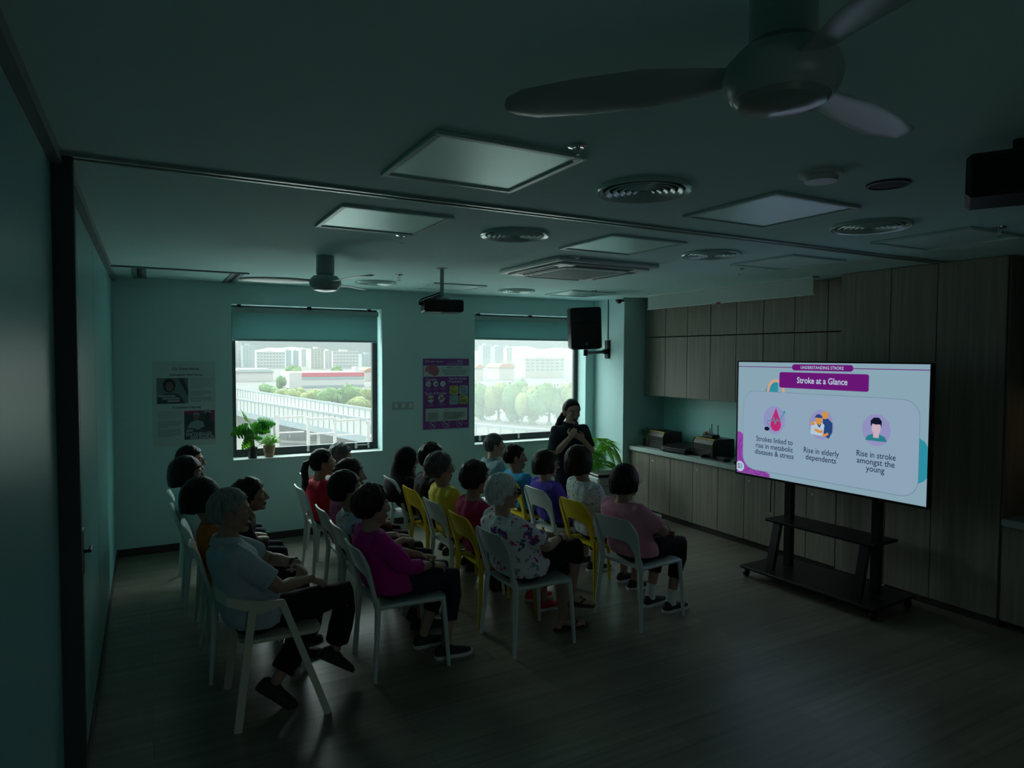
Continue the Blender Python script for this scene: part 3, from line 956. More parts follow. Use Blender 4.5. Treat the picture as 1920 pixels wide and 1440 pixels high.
sh.stroke('slide_arms', ORNG, [(cx - 0.05, cy - 0.045), (cx - 0.015, cy - 0.06), (cx + 0.01, cy - 0.055)], 0.022, 8)
sh.stroke('slide_arms', ORNG, [(cx + 0.02, cy - 0.085), (cx + 0.045, cy - 0.08), (cx + 0.06, cy - 0.07)], 0.02, 8)
sh.stroke('slide_cap', NAVY2, [(cx - 0.03, cy + 0.0), (cx - 0.015, cy - 0.02), (cx - 0.005, cy + 0.0)], 0.01, 8)
# young person drawn flat
cx, cy = X(0.775), Yv(0.506)
sh.poly('slide_teal_top', TEAL2, [(cx - 0.085, cy - 0.085), (cx + 0.085, cy - 0.085), (cx + 0.07, cy - 0.05), (cx + 0.035, cy - 0.035), (cx - 0.035, cy - 0.035), (cx - 0.07, cy - 0.05)], 5)
sh.rect('slide_young_face', SKIN, cx - 0.022, cx + 0.022, cy - 0.06, cy - 0.01, 6)
sh.circle('slide_young_face', SKIN, cx, cy + 0.015, 0.036, 0.05, 6)
sh.poly('slide_young_hair', INK, [(cx - 0.042, cy + 0.02), (cx - 0.045, cy + 0.07), (cx - 0.02, cy + 0.095), (cx + 0.02, cy + 0.097), (cx + 0.043, cy + 0.07), (cx + 0.041, cy + 0.02), (cx + 0.032, cy + 0.045), (cx - 0.01, cy + 0.042), (cx - 0.03, cy + 0.048)], 7)
for tx, cu_, sz, wd, y in [('Strokes linked to', 0.2365, 0.066, 0.222, 0.327), ('rise in metabolic', 0.2365, 0.066, 0.226, 0.268), ('diseases & stress', 0.2365, 0.066, 0.236, 0.212),
                         ('Rise in elderly', 0.504, 0.066, 0.188, 0.284), ('dependents', 0.504, 0.066, 0.162, 0.228),
                         ('Rise in stroke', 0.775, 0.066, 0.180, 0.315), ('amongst the', 0.775, 0.066, 0.174, 0.262), ('young', 0.775, 0.066, 0.085, 0.209)]:
    sh.text('slide_caption', NAVY, tx, X(cu_), Yv(y), sz, 5, bold=0.008, width=X(wd))
sh.done()

# cables behind the stand
o = MB().tube([(4.98, 4.20, 0.90), (5.02, 4.24, 0.72), (5.01, 4.23, 0.54)], 0.005, 6).build('cable', black_p)
tag(o, 'thin black cable hanging from the screen down to the stand shelf', 'cable')
o = MB().tube([(5.37, 4.42, 0.012), (5.34, 4.25, 0.008), (5.36, 4.05, 0.012), (5.37, 3.8, 0.008), (5.33, 3.5, 0.02), (5.30, 3.35, 0.09), (5.27, 3.30, 0.101)], 0.006, 6).build('cable', mat('pale_cable', (0.35, 0.42, 0.42), 0.5))
tag(o, 'pale cable lying on the floor along the cupboards behind the stand', 'cable')

# ------------------------------------------------------------------ things on the long worktop
WZ = 0.8255
brass = mat('brass_trim', (0.45, 0.33, 0.12), 0.3, metal=1.0)
def bread_box(x, y, label, w=0.40, d=0.30, h=0.215):
    t = thing('bread_box', label, 'bread box', (x, y, WZ), R(-4), 'black bread boxes')
    # rounded roll front
    prof = [(-d / 2 + 0.01, 0), (-d / 2, 0.02), (-d / 2, h * 0.72), (-d / 2 + 0.025, h * 0.93), (-d / 2 + 0.07, h), (d / 2 - 0.01, h), (d / 2, h - 0.01), (d / 2, 0)]
    MB().prism(prof, -w / 2, w / 2, ((0, 0, 0), (1, 0, 0), (0, 0, 1), (0, 1, 0))).build('body', black_p, t)
    b = MB()
    for a in (-1, 1):
        pts = [(-d / 2 - 0.003, a * (w / 2 - 0.012), 0.02), (-d / 2 - 0.003, a * (w / 2 - 0.012), h * 0.72), (-d / 2 + 0.022, a * (w / 2 - 0.012), h * 0.945), (-d / 2 + 0.07, a * (w / 2 - 0.012), h + 0.003)]
        b.tube(pts, 0.006, 6)
    b.box(-d / 2 + 0.03, -d / 2 + 0.05, -w / 2 + 0.02, w / 2 - 0.02, h - 0.012, h + 0.004)
    b.build('trim', brass, t)
    MB().box(-d / 2 - 0.006, -d / 2, -w / 2 + 0.03, w / 2 - 0.03, h * 0.42, h * 0.45, 0.002).build('door_seam', mat('seam_grey', (0.08, 0.085, 0.085), 0.4), t)
bread_box(5.68, 5.62, 'black bread box with brass trim carrying the router', 0.36, 0.30, 0.21)
bread_box(5.66, 6.42, 'black bread box with brass trim in the corner behind the open flat box', 0.34, 0.28, 0.21)
t = thing('router', 'black wifi router with upright antennas on top of the bread box', 'router', (5.66, 5.63, WZ + 0.2145), R(-4))
MB().box(-0.055, 0.055, -0.085, 0.085, 0, 0.034, 0.006).build('body', black_p, t)
for dy, hh in ((0.075, 0.06), (0.045, 0.115), (-0.06, 0.11)):
    MB().tube([(0.048, dy, 0.02), (0.048, dy, 0.03 + hh)], 0.0045, 8, dome=True).build('antenna', black_p, t)
t = thing('flat_black_box', 'wide flat black box lying tilted on the worktop between the bread boxes', 'box', (5.56, 6.02, WZ), R(6))
MB().box(-0.14, 0.13, -0.19, 0.19, 0.012, 0.045, 0.006).build('base', black_p, t)
MB().box(-0.14, 0.14, -0.195, 0.195, 0, 0.012, 0.004).xf(Matrix.Translation((-0.13, 0, 0.047)) @ Matrix.Rotation(R(-11), 4, 'Y') @ Matrix.Translation((0.14, 0, 0))).build('lid', black_p, t)
b = MB()
for a in (-1, 1):
    for c in (-1, 1):
        b.lathe([(0.012, 0), (0.012, 0.012)], (c * 0.11, a * 0.16, 0), 10)
b.build('feet', black_p, t)
MB().box(-0.147, -0.139, -0.02, 0.02, 0.03, 0.042, 0.002).xf(Matrix.Translation((0, 0.15, 0.004))).build('clasp', steel, t)
t = thing('black_tray', 'low black tray in front of the bread box with the router', 'tray', (5.50, 5.40, WZ))
b = MB().box(-0.05, 0.05, -0.17, 0.17, 0, 0.008, 0.003)
for a in (-1, 1):
    b.box(-0.05, 0.05, a * 0.165 - 0.006, a * 0.165 + 0.006, 0.006, 0.036, 0.003)
b.box(0.04, 0.05, -0.17, 0.17, 0.006, 0.036, 0.003)
b.build('tray_body', black_p, t)
t = thing('gadget', 'small dark gadget lying on the worktop by the screen edge', 'gadget', (5.52, 5.06, WZ), R(20))
MB().box(-0.05, 0.05, -0.06, 0.06, 0, 0.03, 0.008).build('body', black_p, t)
MB().tube([(0, -0.05, 0.025), (0.01, 0, 0.055), (0, 0.05, 0.025)], 0.008, 8).build('grip', black_p, t)
o = MB().box(5.42, 5.52, 4.86, 5.0, WZ, WZ + 0.006, 0.001).build('paper_sheet', mat('paper_white', (0.75, 0.82, 0.80), 0.6))
tag(o, 'white paper sheet at the front of the worktop by the screen edge', 'paper')
t = thing('wall_socket', 'wall socket with a plug above the worktop, behind the router', 'socket', (XR - 0.001, 5.98, 1.02))
MB().box(-0.010, 0, -0.07, 0.07, -0.045, 0.045, 0.004).build('plate', white_p, t)
MB().box(-0.045, -0.010, 0.01, 0.055, -0.02, 0.03, 0.005).build('plug', mat('amber_plug', (0.42, 0.36, 0.22), 0.4), t)
MB().tube([(-0.03, 0.03, -0.02), (-0.03, 0.03, -0.08), (-0.04, 0.0, -0.18)], 0.004, 6).build('cord', black_p, t)

# ------------------------------------------------------------------ plants
leaf_d = mat('deep_green_leaf', (0.03, 0.11, 0.035), 0.4, var=0.3, vscale=20, sub=0.0)
def leafmat(name, col, trans):
    m = bpy.data.materials.new(name)
    m.use_nodes = True
    nt = m.node_tree
    bs = nt.nodes['Principled BSDF']
    bs.inputs['Base Color'].default_value = (*col, 1)
    bs.inputs['Roughness'].default_value = 0.4
    tr = nt.nodes.new('ShaderNodeBsdfTranslucent')
    tr.inputs[0].default_value = (*trans, 1)
    mx = nt.nodes.new('ShaderNodeMixShader')
    mx.inputs[0].default_value = 0.55
    nt.links.new(bs.outputs[0], mx.inputs[1])
    nt.links.new(tr.outputs[0], mx.inputs[2])
    nt.links.new(mx.outputs[0], nt.nodes['Material Output'].inputs[0])
    return m
leaf_b = leafmat('bright_green_leaf', (0.14, 0.34, 0.05), (0.42, 0.75, 0.07))
leaf_g = leafmat('mid_green_leaf', (0.06, 0.22, 0.06), (0.17, 0.45, 0.10))
def split_leaf(L, wd, n, seed):
    """monstera leaf: heart outline with deep slots, slightly cupped; lies in XY from the origin along +X"""
    rr = random.Random(seed)
    top, bot = [], []
    K = 28
    for i in range(K + 1):
        t_ = i / K
        w = wd * (math.sin(PI * min(1, t_ ** 0.75)) ** 0.8 if 0 < t_ < 1 else 0)
        if i in (8, 12, 16, 20, 24):
            w *= 0.42
        top.append((L * t_ - 0.12 * L * (1 - t_) * (1 if i else 0), w))
        bot.append((L * t_ - 0.12 * L * (1 - t_) * (1 if i else 0), -w))
    vs_, fs = [], []
    for i in range(K + 1):
        x0 = L * i / K
        for (x, y) in (top[i], (x0, 0), bot[i]):
            vs_.append((x, y, -0.9 * y * y / max(wd, 1e-3) * 0.5 - 0.35 * (x / L) ** 2 * L * 0.4))
    for i in range(K):
        a = i * 3
        fs += [(a, a + 3, a + 4, a + 1), (a + 1, a + 4, a + 5, a + 2)]
    return vs_, fs
def place_leaf(mb, data, base, aim, roll):
    d = Vector(aim).normalized()
    M = Matrix.Translation(base) @ d.to_track_quat('X', 'Z').to_matrix().to_4x4() @ Matrix.Rotation(roll, 4, 'X')
    vs_, fs = data
    mb.add([M @ Vector(v) for v in vs_], fs)
def thick(o, t_=0.0012):
    md = o.modifiers.new('thickness', 'SOLIDIFY')
    md.thickness = t_
    return o

SZ = WS + 0.0045
t = thing('monstera_plant', 'split leaf monstera in a black pot at the left end of the window sill', 'plant', (0.965, D + 0.060, SZ))
MB().lathe([(0.042, 0), (0.052, 0.112), (0.054, 0.118), (0.048, 0.118), (0.044, 0.10), (0.002, 0.10)], n=28).build('pot', mat('black_pot', (0.012, 0.014, 0.016), 0.5), t)
MB().tube([(0, 0, 0.10), (-0.006, 0, 0.2), (0.0, 0, 0.26)], [0.026, 0.024, 0.016], 10, dome=True).build('moss_pole', mat('moss_pole', (0.03, 0.035, 0.025), 0.9, bump=0.6, bscale=90), t)
LV = [((-0.06, -0.11, 0.345), (-0.85, -0.12, -0.30), 0.19, 0.095, 62, leaf_g), ((-0.05, -0.10, 0.32), (-0.35, -0.25, -0.85), 0.18, 0.090, 75, leaf_g), ((-0.03, 0, 0.40), (-0.4, -0.2, 0.75), 0.15, 0.065, -30, leaf_b),
      ((0.0, -0.05, 0.37), (0.15, -0.25, -0.80), 0.13, 0.075, 80, leaf_g), ((0.06, -0.02, 0.385), (1, -0.1, -0.12), 0.18, 0.085, 55, leaf_g), ((0.05, -0.03, 0.35), (0.75, -0.2, -0.50), 0.15, 0.075, 75, leaf_g),
      ((-0.04, -0.05, 0.23), (-0.55, -0.2, -0.75), 0.15, 0.085, 70, leaf_b), ((-0.03, -0.06, 0.22), (-0.05, -0.2, -0.85), 0.12, 0.065, 80, leaf_g), ((-0.05, -0.03, 0.30), (-0.75, -0.15, 0.35), 0.13, 0.070, 50, leaf_b),
      ((0.02, -0.04, 0.23), (0.75, -0.2, -0.25), 0.085, 0.04, 60, leaf_g), ((0.06, -0.02, 0.285), (0.8, -0.1, -0.15), 0.09, 0.035, 45, leaf_g)]
for k, (bs, aim, L, wd, rl, m) in enumerate(LV):
    b = MB()
    place_leaf(b, split_leaf(L, wd, 5, k), bs, aim, R(rl))
    lf = thick(b.build('leaf', m, t, smooth=180, fix=False))
    MB().tube([(0, 0, 0.17 + 0.05 * (k % 3) / 2), Vector(bs) * 0.5 + Vector((0, 0, 0.12)), bs], 0.0035, 6).build('leaf_stalk', leaf_g, lf)

def bushy(name, label, loc, pot_prof, pot_m, n, rr_, hh, leafL, m, seed):
    t = thing(name, label, 'plant', loc)
    MB().lathe(pot_prof, n=28).build('pot', pot_m, t)
    q = random.Random(seed)
    z0 = pot_prof[3][1] - 0.015
    fol, stm = MB(), MB()
    for k in range(n):
        a = q.uniform(0, 2 * PI)
        e = q.uniform(0.25, 1.0)
        r = rr_ * math.sqrt(q.random())
        tip = Vector((r * math.cos(a), r * math.sin(a), z0 + hh * (0.35 + 0.65 * q.random()) * (1 - 0.35 * (r / rr_) ** 2)))
        s0 = Vector((tip.x * 0.2, tip.y * 0.2, z0))
        mid = (s0 + tip) / 2 + Vector((0, 0, hh * 0.12))
        stm.tube([s0, mid, tip], 0.0014, 4)
        for j in range(3):
            p = mid.lerp(tip, j / 2)
            d = Vector((math.cos(a + q.uniform(-1.5, 1.5)), math.sin(a + q.uniform(-1.5, 1.5)), q.uniform(-0.4, 0.7))).normalized()
            u = d.cross(Vector((0, 0, 1))).normalized()
            w = leafL * q.uniform(0.25, 0.4)
            L = leafL * q.uniform(0.7, 1.2)
            fol.add([p, p + d * L * 0.4 + u * w, p + d * L, p + d * L * 0.4 - u * w, p + d * L * 0.45 + Vector((0, 0, 0.004))], [(0, 1, 4), (1, 2, 4), (2, 3, 4), (3, 0, 4)])
    thick(fol.build('foliage', m, t, smooth=180, fix=False), 0.0008)
    stm.build('stems', m, t)
    return t
bushy('basket_plant', 'small feathery plant in a woven tan basket pot on the window sill', (1.135, D + 0.075, SZ), [(0.042, 0), (0.056, 0.06), (0.062, 0.115), (0.064, 0.122), (0.056, 0.122), (0.052, 0.10), (0.002, 0.10)],
      mat('woven_basket', (0.30, 0.20, 0.11), 0.7, bump=1.0, bscale=70), 60, 0.115, 0.14, 0.04, leaf_b, 3)
bushy('counter_plant', 'leafy green plant in a dark pot on the worktop corner beside the pier', (5.58, 6.66, WZ), [(0.036, 0), (0.045, 0.07), (0.048, 0.085), (0.049, 0.09), (0.042, 0.09), (0.04, 0.075), (0.002, 0.075)],
      MATS['black_pot'], 34, 0.085, 0.16, 0.055, leaf_g, 5)
# palm on the floor by the pier, drooping fronds
t = thing('potted_palm', 'green palm with drooping feathery fronds behind the standing presenter', 'plant', (4.86, 6.86, 0))
MB().lathe([(0.11, 0), (0.14, 0.24), (0.148, 0.26), (0.13, 0.26), (0.12, 0.22), (0.002, 0.22)], n=28).build('pot', MATS['black_pot'], t)
q = random.Random(11)
stem = MB()
for k in range(5):
    stem.tube([(q.uniform(-0.03, 0.03), q.uniform(-0.03, 0.03), 0.2), (q.uniform(-0.04, 0.04), q.uniform(-0.04, 0.04), 0.62)], [0.012, 0.007], 6)
stem.build('stems', leaf_g, t)
fr = [(-150, 0.42, 0.42), (-100, 0.34, 0.46), (-65, 0.42, 0.40), (-40, 0.40, 0.30), (-120, 0.48, 0.28), (-170, 0.40, 0.36), (-20, 0.30, 0.36), (-85, 0.50, 0.14), (170, 0.36, 0.42), (-55, 0.5, 0.05), (-135, 0.38, 0.12)]
for a, ln, up in fr:
    d = Vector((math.cos(R(a)), math.sin(R(a)), 0))
    b = MB()
    prev = None
    pts = []
    for i in range(15):
        s_ = i / 14
        pts.append(d * (ln * s_) + Vector((0, 0, 0.60 + up * math.sin(s_ * 2.6) * (1 - 0.25 * s_) - 0.10 * s_ * s_)))
    b.tube(pts, [0.004 * (1 - 0.7 * i / 14) for i in range(15)], 5)
    for i in range(2, 15):
        tan = (pts[i] - pts[i - 1]).normalized()
        side = tan.cross(Vector((0, 0, 1))).normalized()
        L = 0.20 * math.sin(PI * (0.15 + 0.8 * i / 15)) + 0.03
        for sg in (-1, 1):
            for jj in (0, 0.5):
                p = pts[i - 1].lerp(pts[i], jj)
                dv = (side * sg * 0.75 + tan * 0.65 + Vector((0, 0, -0.25 - 0.2 * q.random()))).normalized()
                nrm = dv.cross(tan).normalized() * 0.006
                b.add([p + nrm * 0.5, p + dv * L * 0.5 + nrm, p + dv * L + Vector((0, 0, -0.03)), p + dv * L * 0.5 - nrm, p - nrm * 0.5], [(0, 1, 2, 3, 4)])
    thick(b.build('frond', leaf_b, t, smooth=0, fix=False), 0.0008)

# air purifier / bin on the floor by the pier
t = thing('air_purifier', 'white box shaped air purifier with a black lid on the floor by the pier', 'air purifier', (4.66, 6.27, 0), R(-8))
MB().box(-0.17, 0.17, -0.13, 0.13, 0.01, 0.585, 0.02).build('body', mat('purifier_white', (0.50, 0.58, 0.56), 0.4), t)
MB().box(-0.175, 0.175, -0.135, 0.135, 0.586, 0.615, 0.012).build('lid', black_p, t)
MB().box(-0.172, -0.168, -0.09, 0.09, 0.08, 0.45, 0.004).build('intake_grille', mat('intake_grey', (0.3, 0.35, 0.35), 0.5), t)
MB().box(-0.14, -0.02, -0.133, -0.129, 0.47, 0.49, 0.002).build('badge', steel, t)
b = MB().box(-0.16, 0.16, -0.12, 0.12, 0, 0.012)
b.build('foot', black_p, t)

# loudspeaker on a swivel wall bracket fixed to the pier
t = thing('speaker_bracket', 'black swivel wall bracket on the pier holding the loudspeaker', 'bracket', (5.31, 7.13, 2.04))
MB().box(-0.012, -0.001, -0.05, 0.05, -0.11, 0.13, 0.003).build('wall_plate', black_m, t)
MB().tube([(-0.045, 0, -0.10), (-0.045, 0, 0.12)], 0.022, 14).build('pivot_tube', chrome, t)
MB().tube([(-0.045, 0, -0.05), (-0.045, 0, 0.015)], 0.034, 14).build('collar', black_m, t)
MB().tube([(-0.07, -0.01, -0.02), (-0.33, -0.16, -0.035), (-0.56, -0.30, -0.04)], 0.022, 10).build('arm', black_m, t)
MB().tube([(-0.57, -0.31, -0.075), (-0.57, -0.31, 0.0)], 0.028, 12).build('end_knuckle', black_m, t)
MB().tube([(-0.57, -0.31, -0.005), (-0.585, -0.315, 0.012)], 0.015, 10).build('pin', steel, t)
o = MB().tube([(5.304, 7.13, 2.18), (5.304, 7.13, H)], 0.007, 8).build('cable_conduit', mat('grey_conduit', (0.12, 0.15, 0.15), 0.5))
tag(o, 'thin grey cable conduit running up the pier above the bracket', 'conduit')
sp = thing('loudspeaker', 'big black loudspeaker on the wall bracket at the right window', 'speaker', (4.70, 6.80, 2.055), R(-29))
sp.rotation_euler = (R(4), R(-3), R(-22))
prof = []
hw2, hd = 0.18, 0.15
secs = [(-0.15, 0.185), (-0.14, 0.19), (0.06, 0.185), (0.17, 0.12)]
rings = []
for y, w in secs:
    ring = []
    for cx, cz, a in ((w - 0.03, 0.03, -90), (w - 0.03 * 1.0, 0.47, 0), (-w + 0.03, 0.47, 90), (-w + 0.03, 0.03, 180)):
        ring += [Vector((cx + 0.03 * math.cos(R(a + q2 * 22.5)), y, cz + 0.03 * math.sin(R(a + q2 * 22.5)))) for q2 in range(5)]
    rings.append(ring)
MB().loft(rings).build('cabinet', black_p, sp)
MB().box(-0.165, 0.165, -0.158, -0.149, 0.03, 0.33, 0.004).build('grille', mat('speaker_cloth2', (0.010, 0.011, 0.012), 0.8, bump=0.4, bscale=400), sp)
b = MB().lathe([(0.11, 0), (0.10, 0.004), (0.05, 0.03), (0.04, 0.035), (0.002, 0.035)], n=24, M=Matrix.Rotation(R(-90), 4, 'X'))
b.v = [Vector((v.x, v.y, v.z * 0.6)) for v in b.v]
b.xf(Matrix.Translation((0.02, -0.152, 0.41))).build('horn', mat('horn_black', (0.006, 0.006, 0.007), 0.3), sp)
MB().box(-0.014, 0.014, -0.162, -0.157, 0.05, 0.085, 0.002).build('badge', mat('badge_grey', (0.25, 0.27, 0.27), 0.3, metal=0.8), sp)
# camera dome on the pier
t = thing('dome_camera', 'small black security dome on the pier near the ceiling', 'camera', (5.24, 6.82, 2.665))
MB().box(0.03, 0.069, -0.018, 0.018, -0.012, 0.012, 0.003).build('mount', black_p, t)
MB().lathe([(0.042, 0.012), (0.044, 0), (0.038, -0.012), (0.034, -0.02), (0.02, -0.036), (0.002, -0.04)], n=24).build('dome', black_p, t)
# ------------------------------------------------------------------ posters and plates on the back wall
P_WH = mat('poster_paper', (0.50, 0.62, 0.60), 0.6)
P_INK = mat('poster_ink', (0.03, 0.045, 0.055), 0.6)
P_GRY = mat('poster_grey_text', (0.24, 0.32, 0.34), 0.6)
P_GRY2 = mat('poster_pale_text', (0.36, 0.45, 0.45), 0.6)
P_DK = mat('poster_photo_dark', (0.05, 0.07, 0.08), 0.6)
P_MID = mat('poster_photo_mid', (0.16, 0.22, 0.23), 0.6)
P_SK = mat('poster_photo_skin', (0.20, 0.14, 0.11), 0.6)
P_SH = mat('poster_photo_shirt', (0.22, 0.32, 0.36), 0.6)
P_PUR = mat('poster_purple', (0.24, 0.05, 0.30), 0.5)
P_MAG = mat('poster_magenta', (0.30, 0.03, 0.14), 0.5)
P_LIN = mat('poster_light_lettering', (0.50, 0.58, 0.62), 0.6)
P_YEL = mat('poster_yellow', (0.46, 0.50, 0.16), 0.6)
P_BLU = mat('poster_pale_blue', (0.34, 0.48, 0.56), 0.6)
P_PINK = mat('poster_brain_pink', (0.42, 0.17, 0.18), 0.6)
P_RED = mat('poster_red', (0.34, 0.06, 0.07), 0.6)

def poster(label, x, z, w, h, base):
    t = thing('poster', label, 'poster', (x, D - 0.0005, z))
    MB().box(0, w, -0.006, 0, 0, h, 0.001).build('board', base, t)
    return t, Sheet(t, (0, -0.0062, 0), (1, 0, 0), (0, 0, 1), (0, -1, 0), 0.0005)

def lines(s, m, x0, x1, y0, y1, n, seed=1, align='L'):
    q = random.Random(seed)
    d = (y1 - y0) / n
    for k in range(n):
        f = q.uniform(0.86, 1.0) if k < n - 1 else q.uniform(0.4, 0.8)
        a, b_ = x0, x0 + (x1 - x0) * f
        if align == 'C':
            c = (x0 + x1) / 2
            a, b_ = c - (x1 - x0) * f / 2, c + (x1 - x0) * f / 2
        y = y1 - d * (k + 0.5)
        s.rect('text_lines', m, a, b_, y - d * 0.22, y + d * 0.22, 2)

t, s = poster('pale board of stories with two photographs on the wall left of the left window', 0.045, 1.048, 0.565, 0.845, P_WH)
w, h = 0.565, 0.845
s.text('headline', P_INK, 'Our Unsung Heroes', 0.295, h - 0.075, 0.036, width=0.24, bold=True)
s.text('headline', P_INK, 'Volunteering After Stroke', 0.295, h - 0.135, 0.032, width=0.30, bold=True)
s.rect('photo_of_a_woman', P_MID, 0.035, 0.315, h - 0.42, h - 0.165, 1)
s.poly('photo_of_a_woman', P_DK, [(0.225, h - 0.165), (0.275, h - 0.165), (0.315, h - 0.29), (0.315, h - 0.36)], 2)
s.circle('photo_hair', P_INK, 0.145, h - 0.24, 0.056, 0.068, 3)
s.circle('photo_face', P_SK, 0.15, h - 0.25, 0.034, 0.048, 4)
s.poly('photo_body', P_DK, [(0.037, h - 0.42), (0.045, h - 0.345), (0.11, h - 0.32), (0.19, h - 0.32), (0.24, h - 0.335), (0.29, h - 0.42)], 3)
for k, (a, b_) in enumerate(((0.05, 0.20), (0.085, 0.235), (0.13, 0.235))):
    s.rect('photo_lettering', P_GRY2, a, b_, h - 0.352 - k * 0.025, h - 0.335 - k * 0.025, 5)
lines(s, P_GRY2, 0.33, 0.545, h - 0.27, h - 0.165, 8, 2)
lines(s, P_GRY, 0.33, 0.545, h - 0.345, h - 0.295, 4, 3)
lines(s, P_GRY, 0.33, 0.55, h - 0.41, h - 0.355, 4, 4)
s.text('headline', P_INK, "A Caregiver's Journey", 0.30, h - 0.46, 0.034, width=0.26, bold=True)
s.rect('photo_of_two_people', P_DK, 0.275, 0.553, h - 0.785, h - 0.495, 1)
s.rect('photo_backdrop', P_MAG, 0.276, 0.46, h - 0.52, h - 0.496, 2)
s.rect('photo_backdrop', P_MAG, 0.52, 0.552, h - 0.60, h - 0.496, 2)
s.circle('photo_face', P_SK, 0.385, h - 0.56, 0.026, 0.034, 4)
s.circle('photo_grey_hair', P_GRY2, 0.385, h - 0.54, 0.028, 0.024, 3)
s.poly('photo_shirt', P_SH, [(0.30, h - 0.665), (0.335, h - 0.61), (0.37, h - 0.595), (0.405, h - 0.595), (0.445, h - 0.61), (0.46, h - 0.66), (0.42, h - 0.67), (0.40, h - 0.69), (0.35, h - 0.67)], 3)
s.circle('photo_grey_hair', P_GRY, 0.49, h - 0.515, 0.032, 0.03, 2)
s.circle('photo_dark_head', P_INK, 0.49, h - 0.555, 0.026, 0.042, 3)
s.poly('photo_dark_coat', P_INK, [(0.44, h - 0.70), (0.455, h - 0.61), (0.49, h - 0.595), (0.53, h - 0.62), (0.54, h - 0.70)], 2)
s.text('photo_lettering', P_LIN, 'AN', 0.293, h - 0.695, 0.040, 5, 'LEFT', True)
s.text('photo_lettering', P_LIN, 'ENCOURAGER', 0.29, h - 0.733, 0.046, 5, 'LEFT', True, width=0.235)
s.text('photo_lettering', P_LIN, 'AND ENABLER', 0.325, h - 0.768, 0.044, 5, 'LEFT', True, width=0.222)
lines(s, P_GRY2, 0.04, 0.26, h - 0.57, h - 0.49, 6, 5)
lines(s, P_GRY, 0.04, 0.26, h - 0.66, h - 0.59, 5, 6)
lines(s, P_GRY, 0.04, 0.265, h - 0.75, h - 0.67, 6, 7)
s.done()

t, s = poster('purple stroke information poster with a pink brain on the wall between the two windows', 2.851, 1.086, 0.593, 0.838, P_PUR)
w, h = 0.593, 0.838
fx = lambda px: (px - 128) / 795 * w
fz = lambda py: h - (py - 120) / 1225 * h
s.text('headline', P_LIN, 'Did you know...', fx(162), fz(165), 0.036, 3, 'LEFT', True, width=fx(498) - fx(162))
s.text('headline', P_LIN, 'stroke can be', fx(540), fz(172), 0.02, 3, 'LEFT', width=fx(690) - fx(540))
s.text('headline', P_BLU, '80%', fx(710), fz(168), 0.044, 3, 'LEFT', True)
s.text('headline', P_LIN, 'of', fx(862), fz(172), 0.024, 3, 'CENTER')
lines(s, P_LIN, fx(540), fx(900), fz(222), fz(200), 1, 2)
s.rect('white_band', P_WH, 0.003, w - 0.003, fz(432), fz(240), 1)
br = [(155, 320), (165, 285), (195, 250), (250, 230), (310, 228), (360, 250), (392, 295), (400, 345), (385, 395), (350, 415), (300, 425), (285, 400), (235, 385), (215, 360), (180, 345)]
s.poly('brain_picture', P_PINK, [(fx(a), fz(c)) for a, c in br], 3)
for q in ([(180, 315), (230, 290), (280, 300), (330, 275)], [(240, 340), (300, 325), (350, 335), (385, 315)], [(230, 260), (270, 275)], [(290, 385), (340, 370), (375, 380)]):
    s.stroke('brain_folds', P_RED, [(fx(a), fz(c)) for a, c in q], 0.006, 4)
s.text('subheading', P_INK, 'What is a stroke?', fx(668), fz(277), 0.028, 3, 'CENTER', True, width=fx(812) - fx(528))
lines(s, P_GRY, fx(430), fx(900), fz(410), fz(305), 4, 9, 'C')
s.text('heading', P_LIN, 'Causes', fx(170), fz(480), 0.040, 3, 'LEFT', True, width=fx(350) - fx(170))
s.text('heading', P_LIN, 'Tips for Stroke', fx(560), fz(470), 0.038, 3, 'LEFT', True, width=fx(880) - fx(560))
s.text('heading', P_LIN, 'Prevention', fx(560), fz(525), 0.038, 3, 'LEFT', True, width=fx(805) - fx(560))
s.text('heading', P_LIN, 'Types of Strokes', fx(150), fz(722), 0.042, 3, 'LEFT', True, width=fx(525) - fx(150))
for k, cx in enumerate((216, 340, 463)):
    s.circle('icon_disc', P_WH, fx(cx), fz(558), 0.034, k=2)
    s.stroke('icon_mark', P_GRY if k < 1 else (P_INK if k == 1 else P_BLU), [(fx(cx - 10), fz(575)), (fx(cx + 20), fz(545)), (fx(cx + 22), fz(570))], 0.010, 3)
    lines(s, P_GRY, fx(cx - 40), fx(cx + 40), fz(670), fz(625), 2, k + 3, 'C')
s.circle('icon_disc', P_WH, fx(256), fz(815), 0.042, k=2)
s.rect('icon_artery', P_RED, fx(203), fx(308), fz(832), fz(797), 3)
s.circle('icon_clot', P_YEL, fx(256), fz(815), 0.013, 0.010, 4)
s.circle('icon_disc', P_WH, fx(437), fz(812), 0.043, k=2)
s.stroke('icon_burst', P_RED, [(fx(385), fz(845)), (fx(430), fz(820)), (fx(450), fz(830)), (fx(485), fz(775))], 0.012, 3)
s.circle('icon_mark', P_INK, fx(430), fz(795), 0.010, k=4)
lines(s, P_LIN, fx(205), fx(305), fz(905), fz(885), 1, 3, 'C')
lines(s, P_LIN, fx(375), fx(500), fz(900), fz(878), 1, 4, 'C')
lines(s, P_GRY, fx(180), fx(325), fz(945), fz(915), 2, 5, 'C')
lines(s, P_GRY, fx(365), fx(510), fz(945), fz(912), 2, 6, 'C')
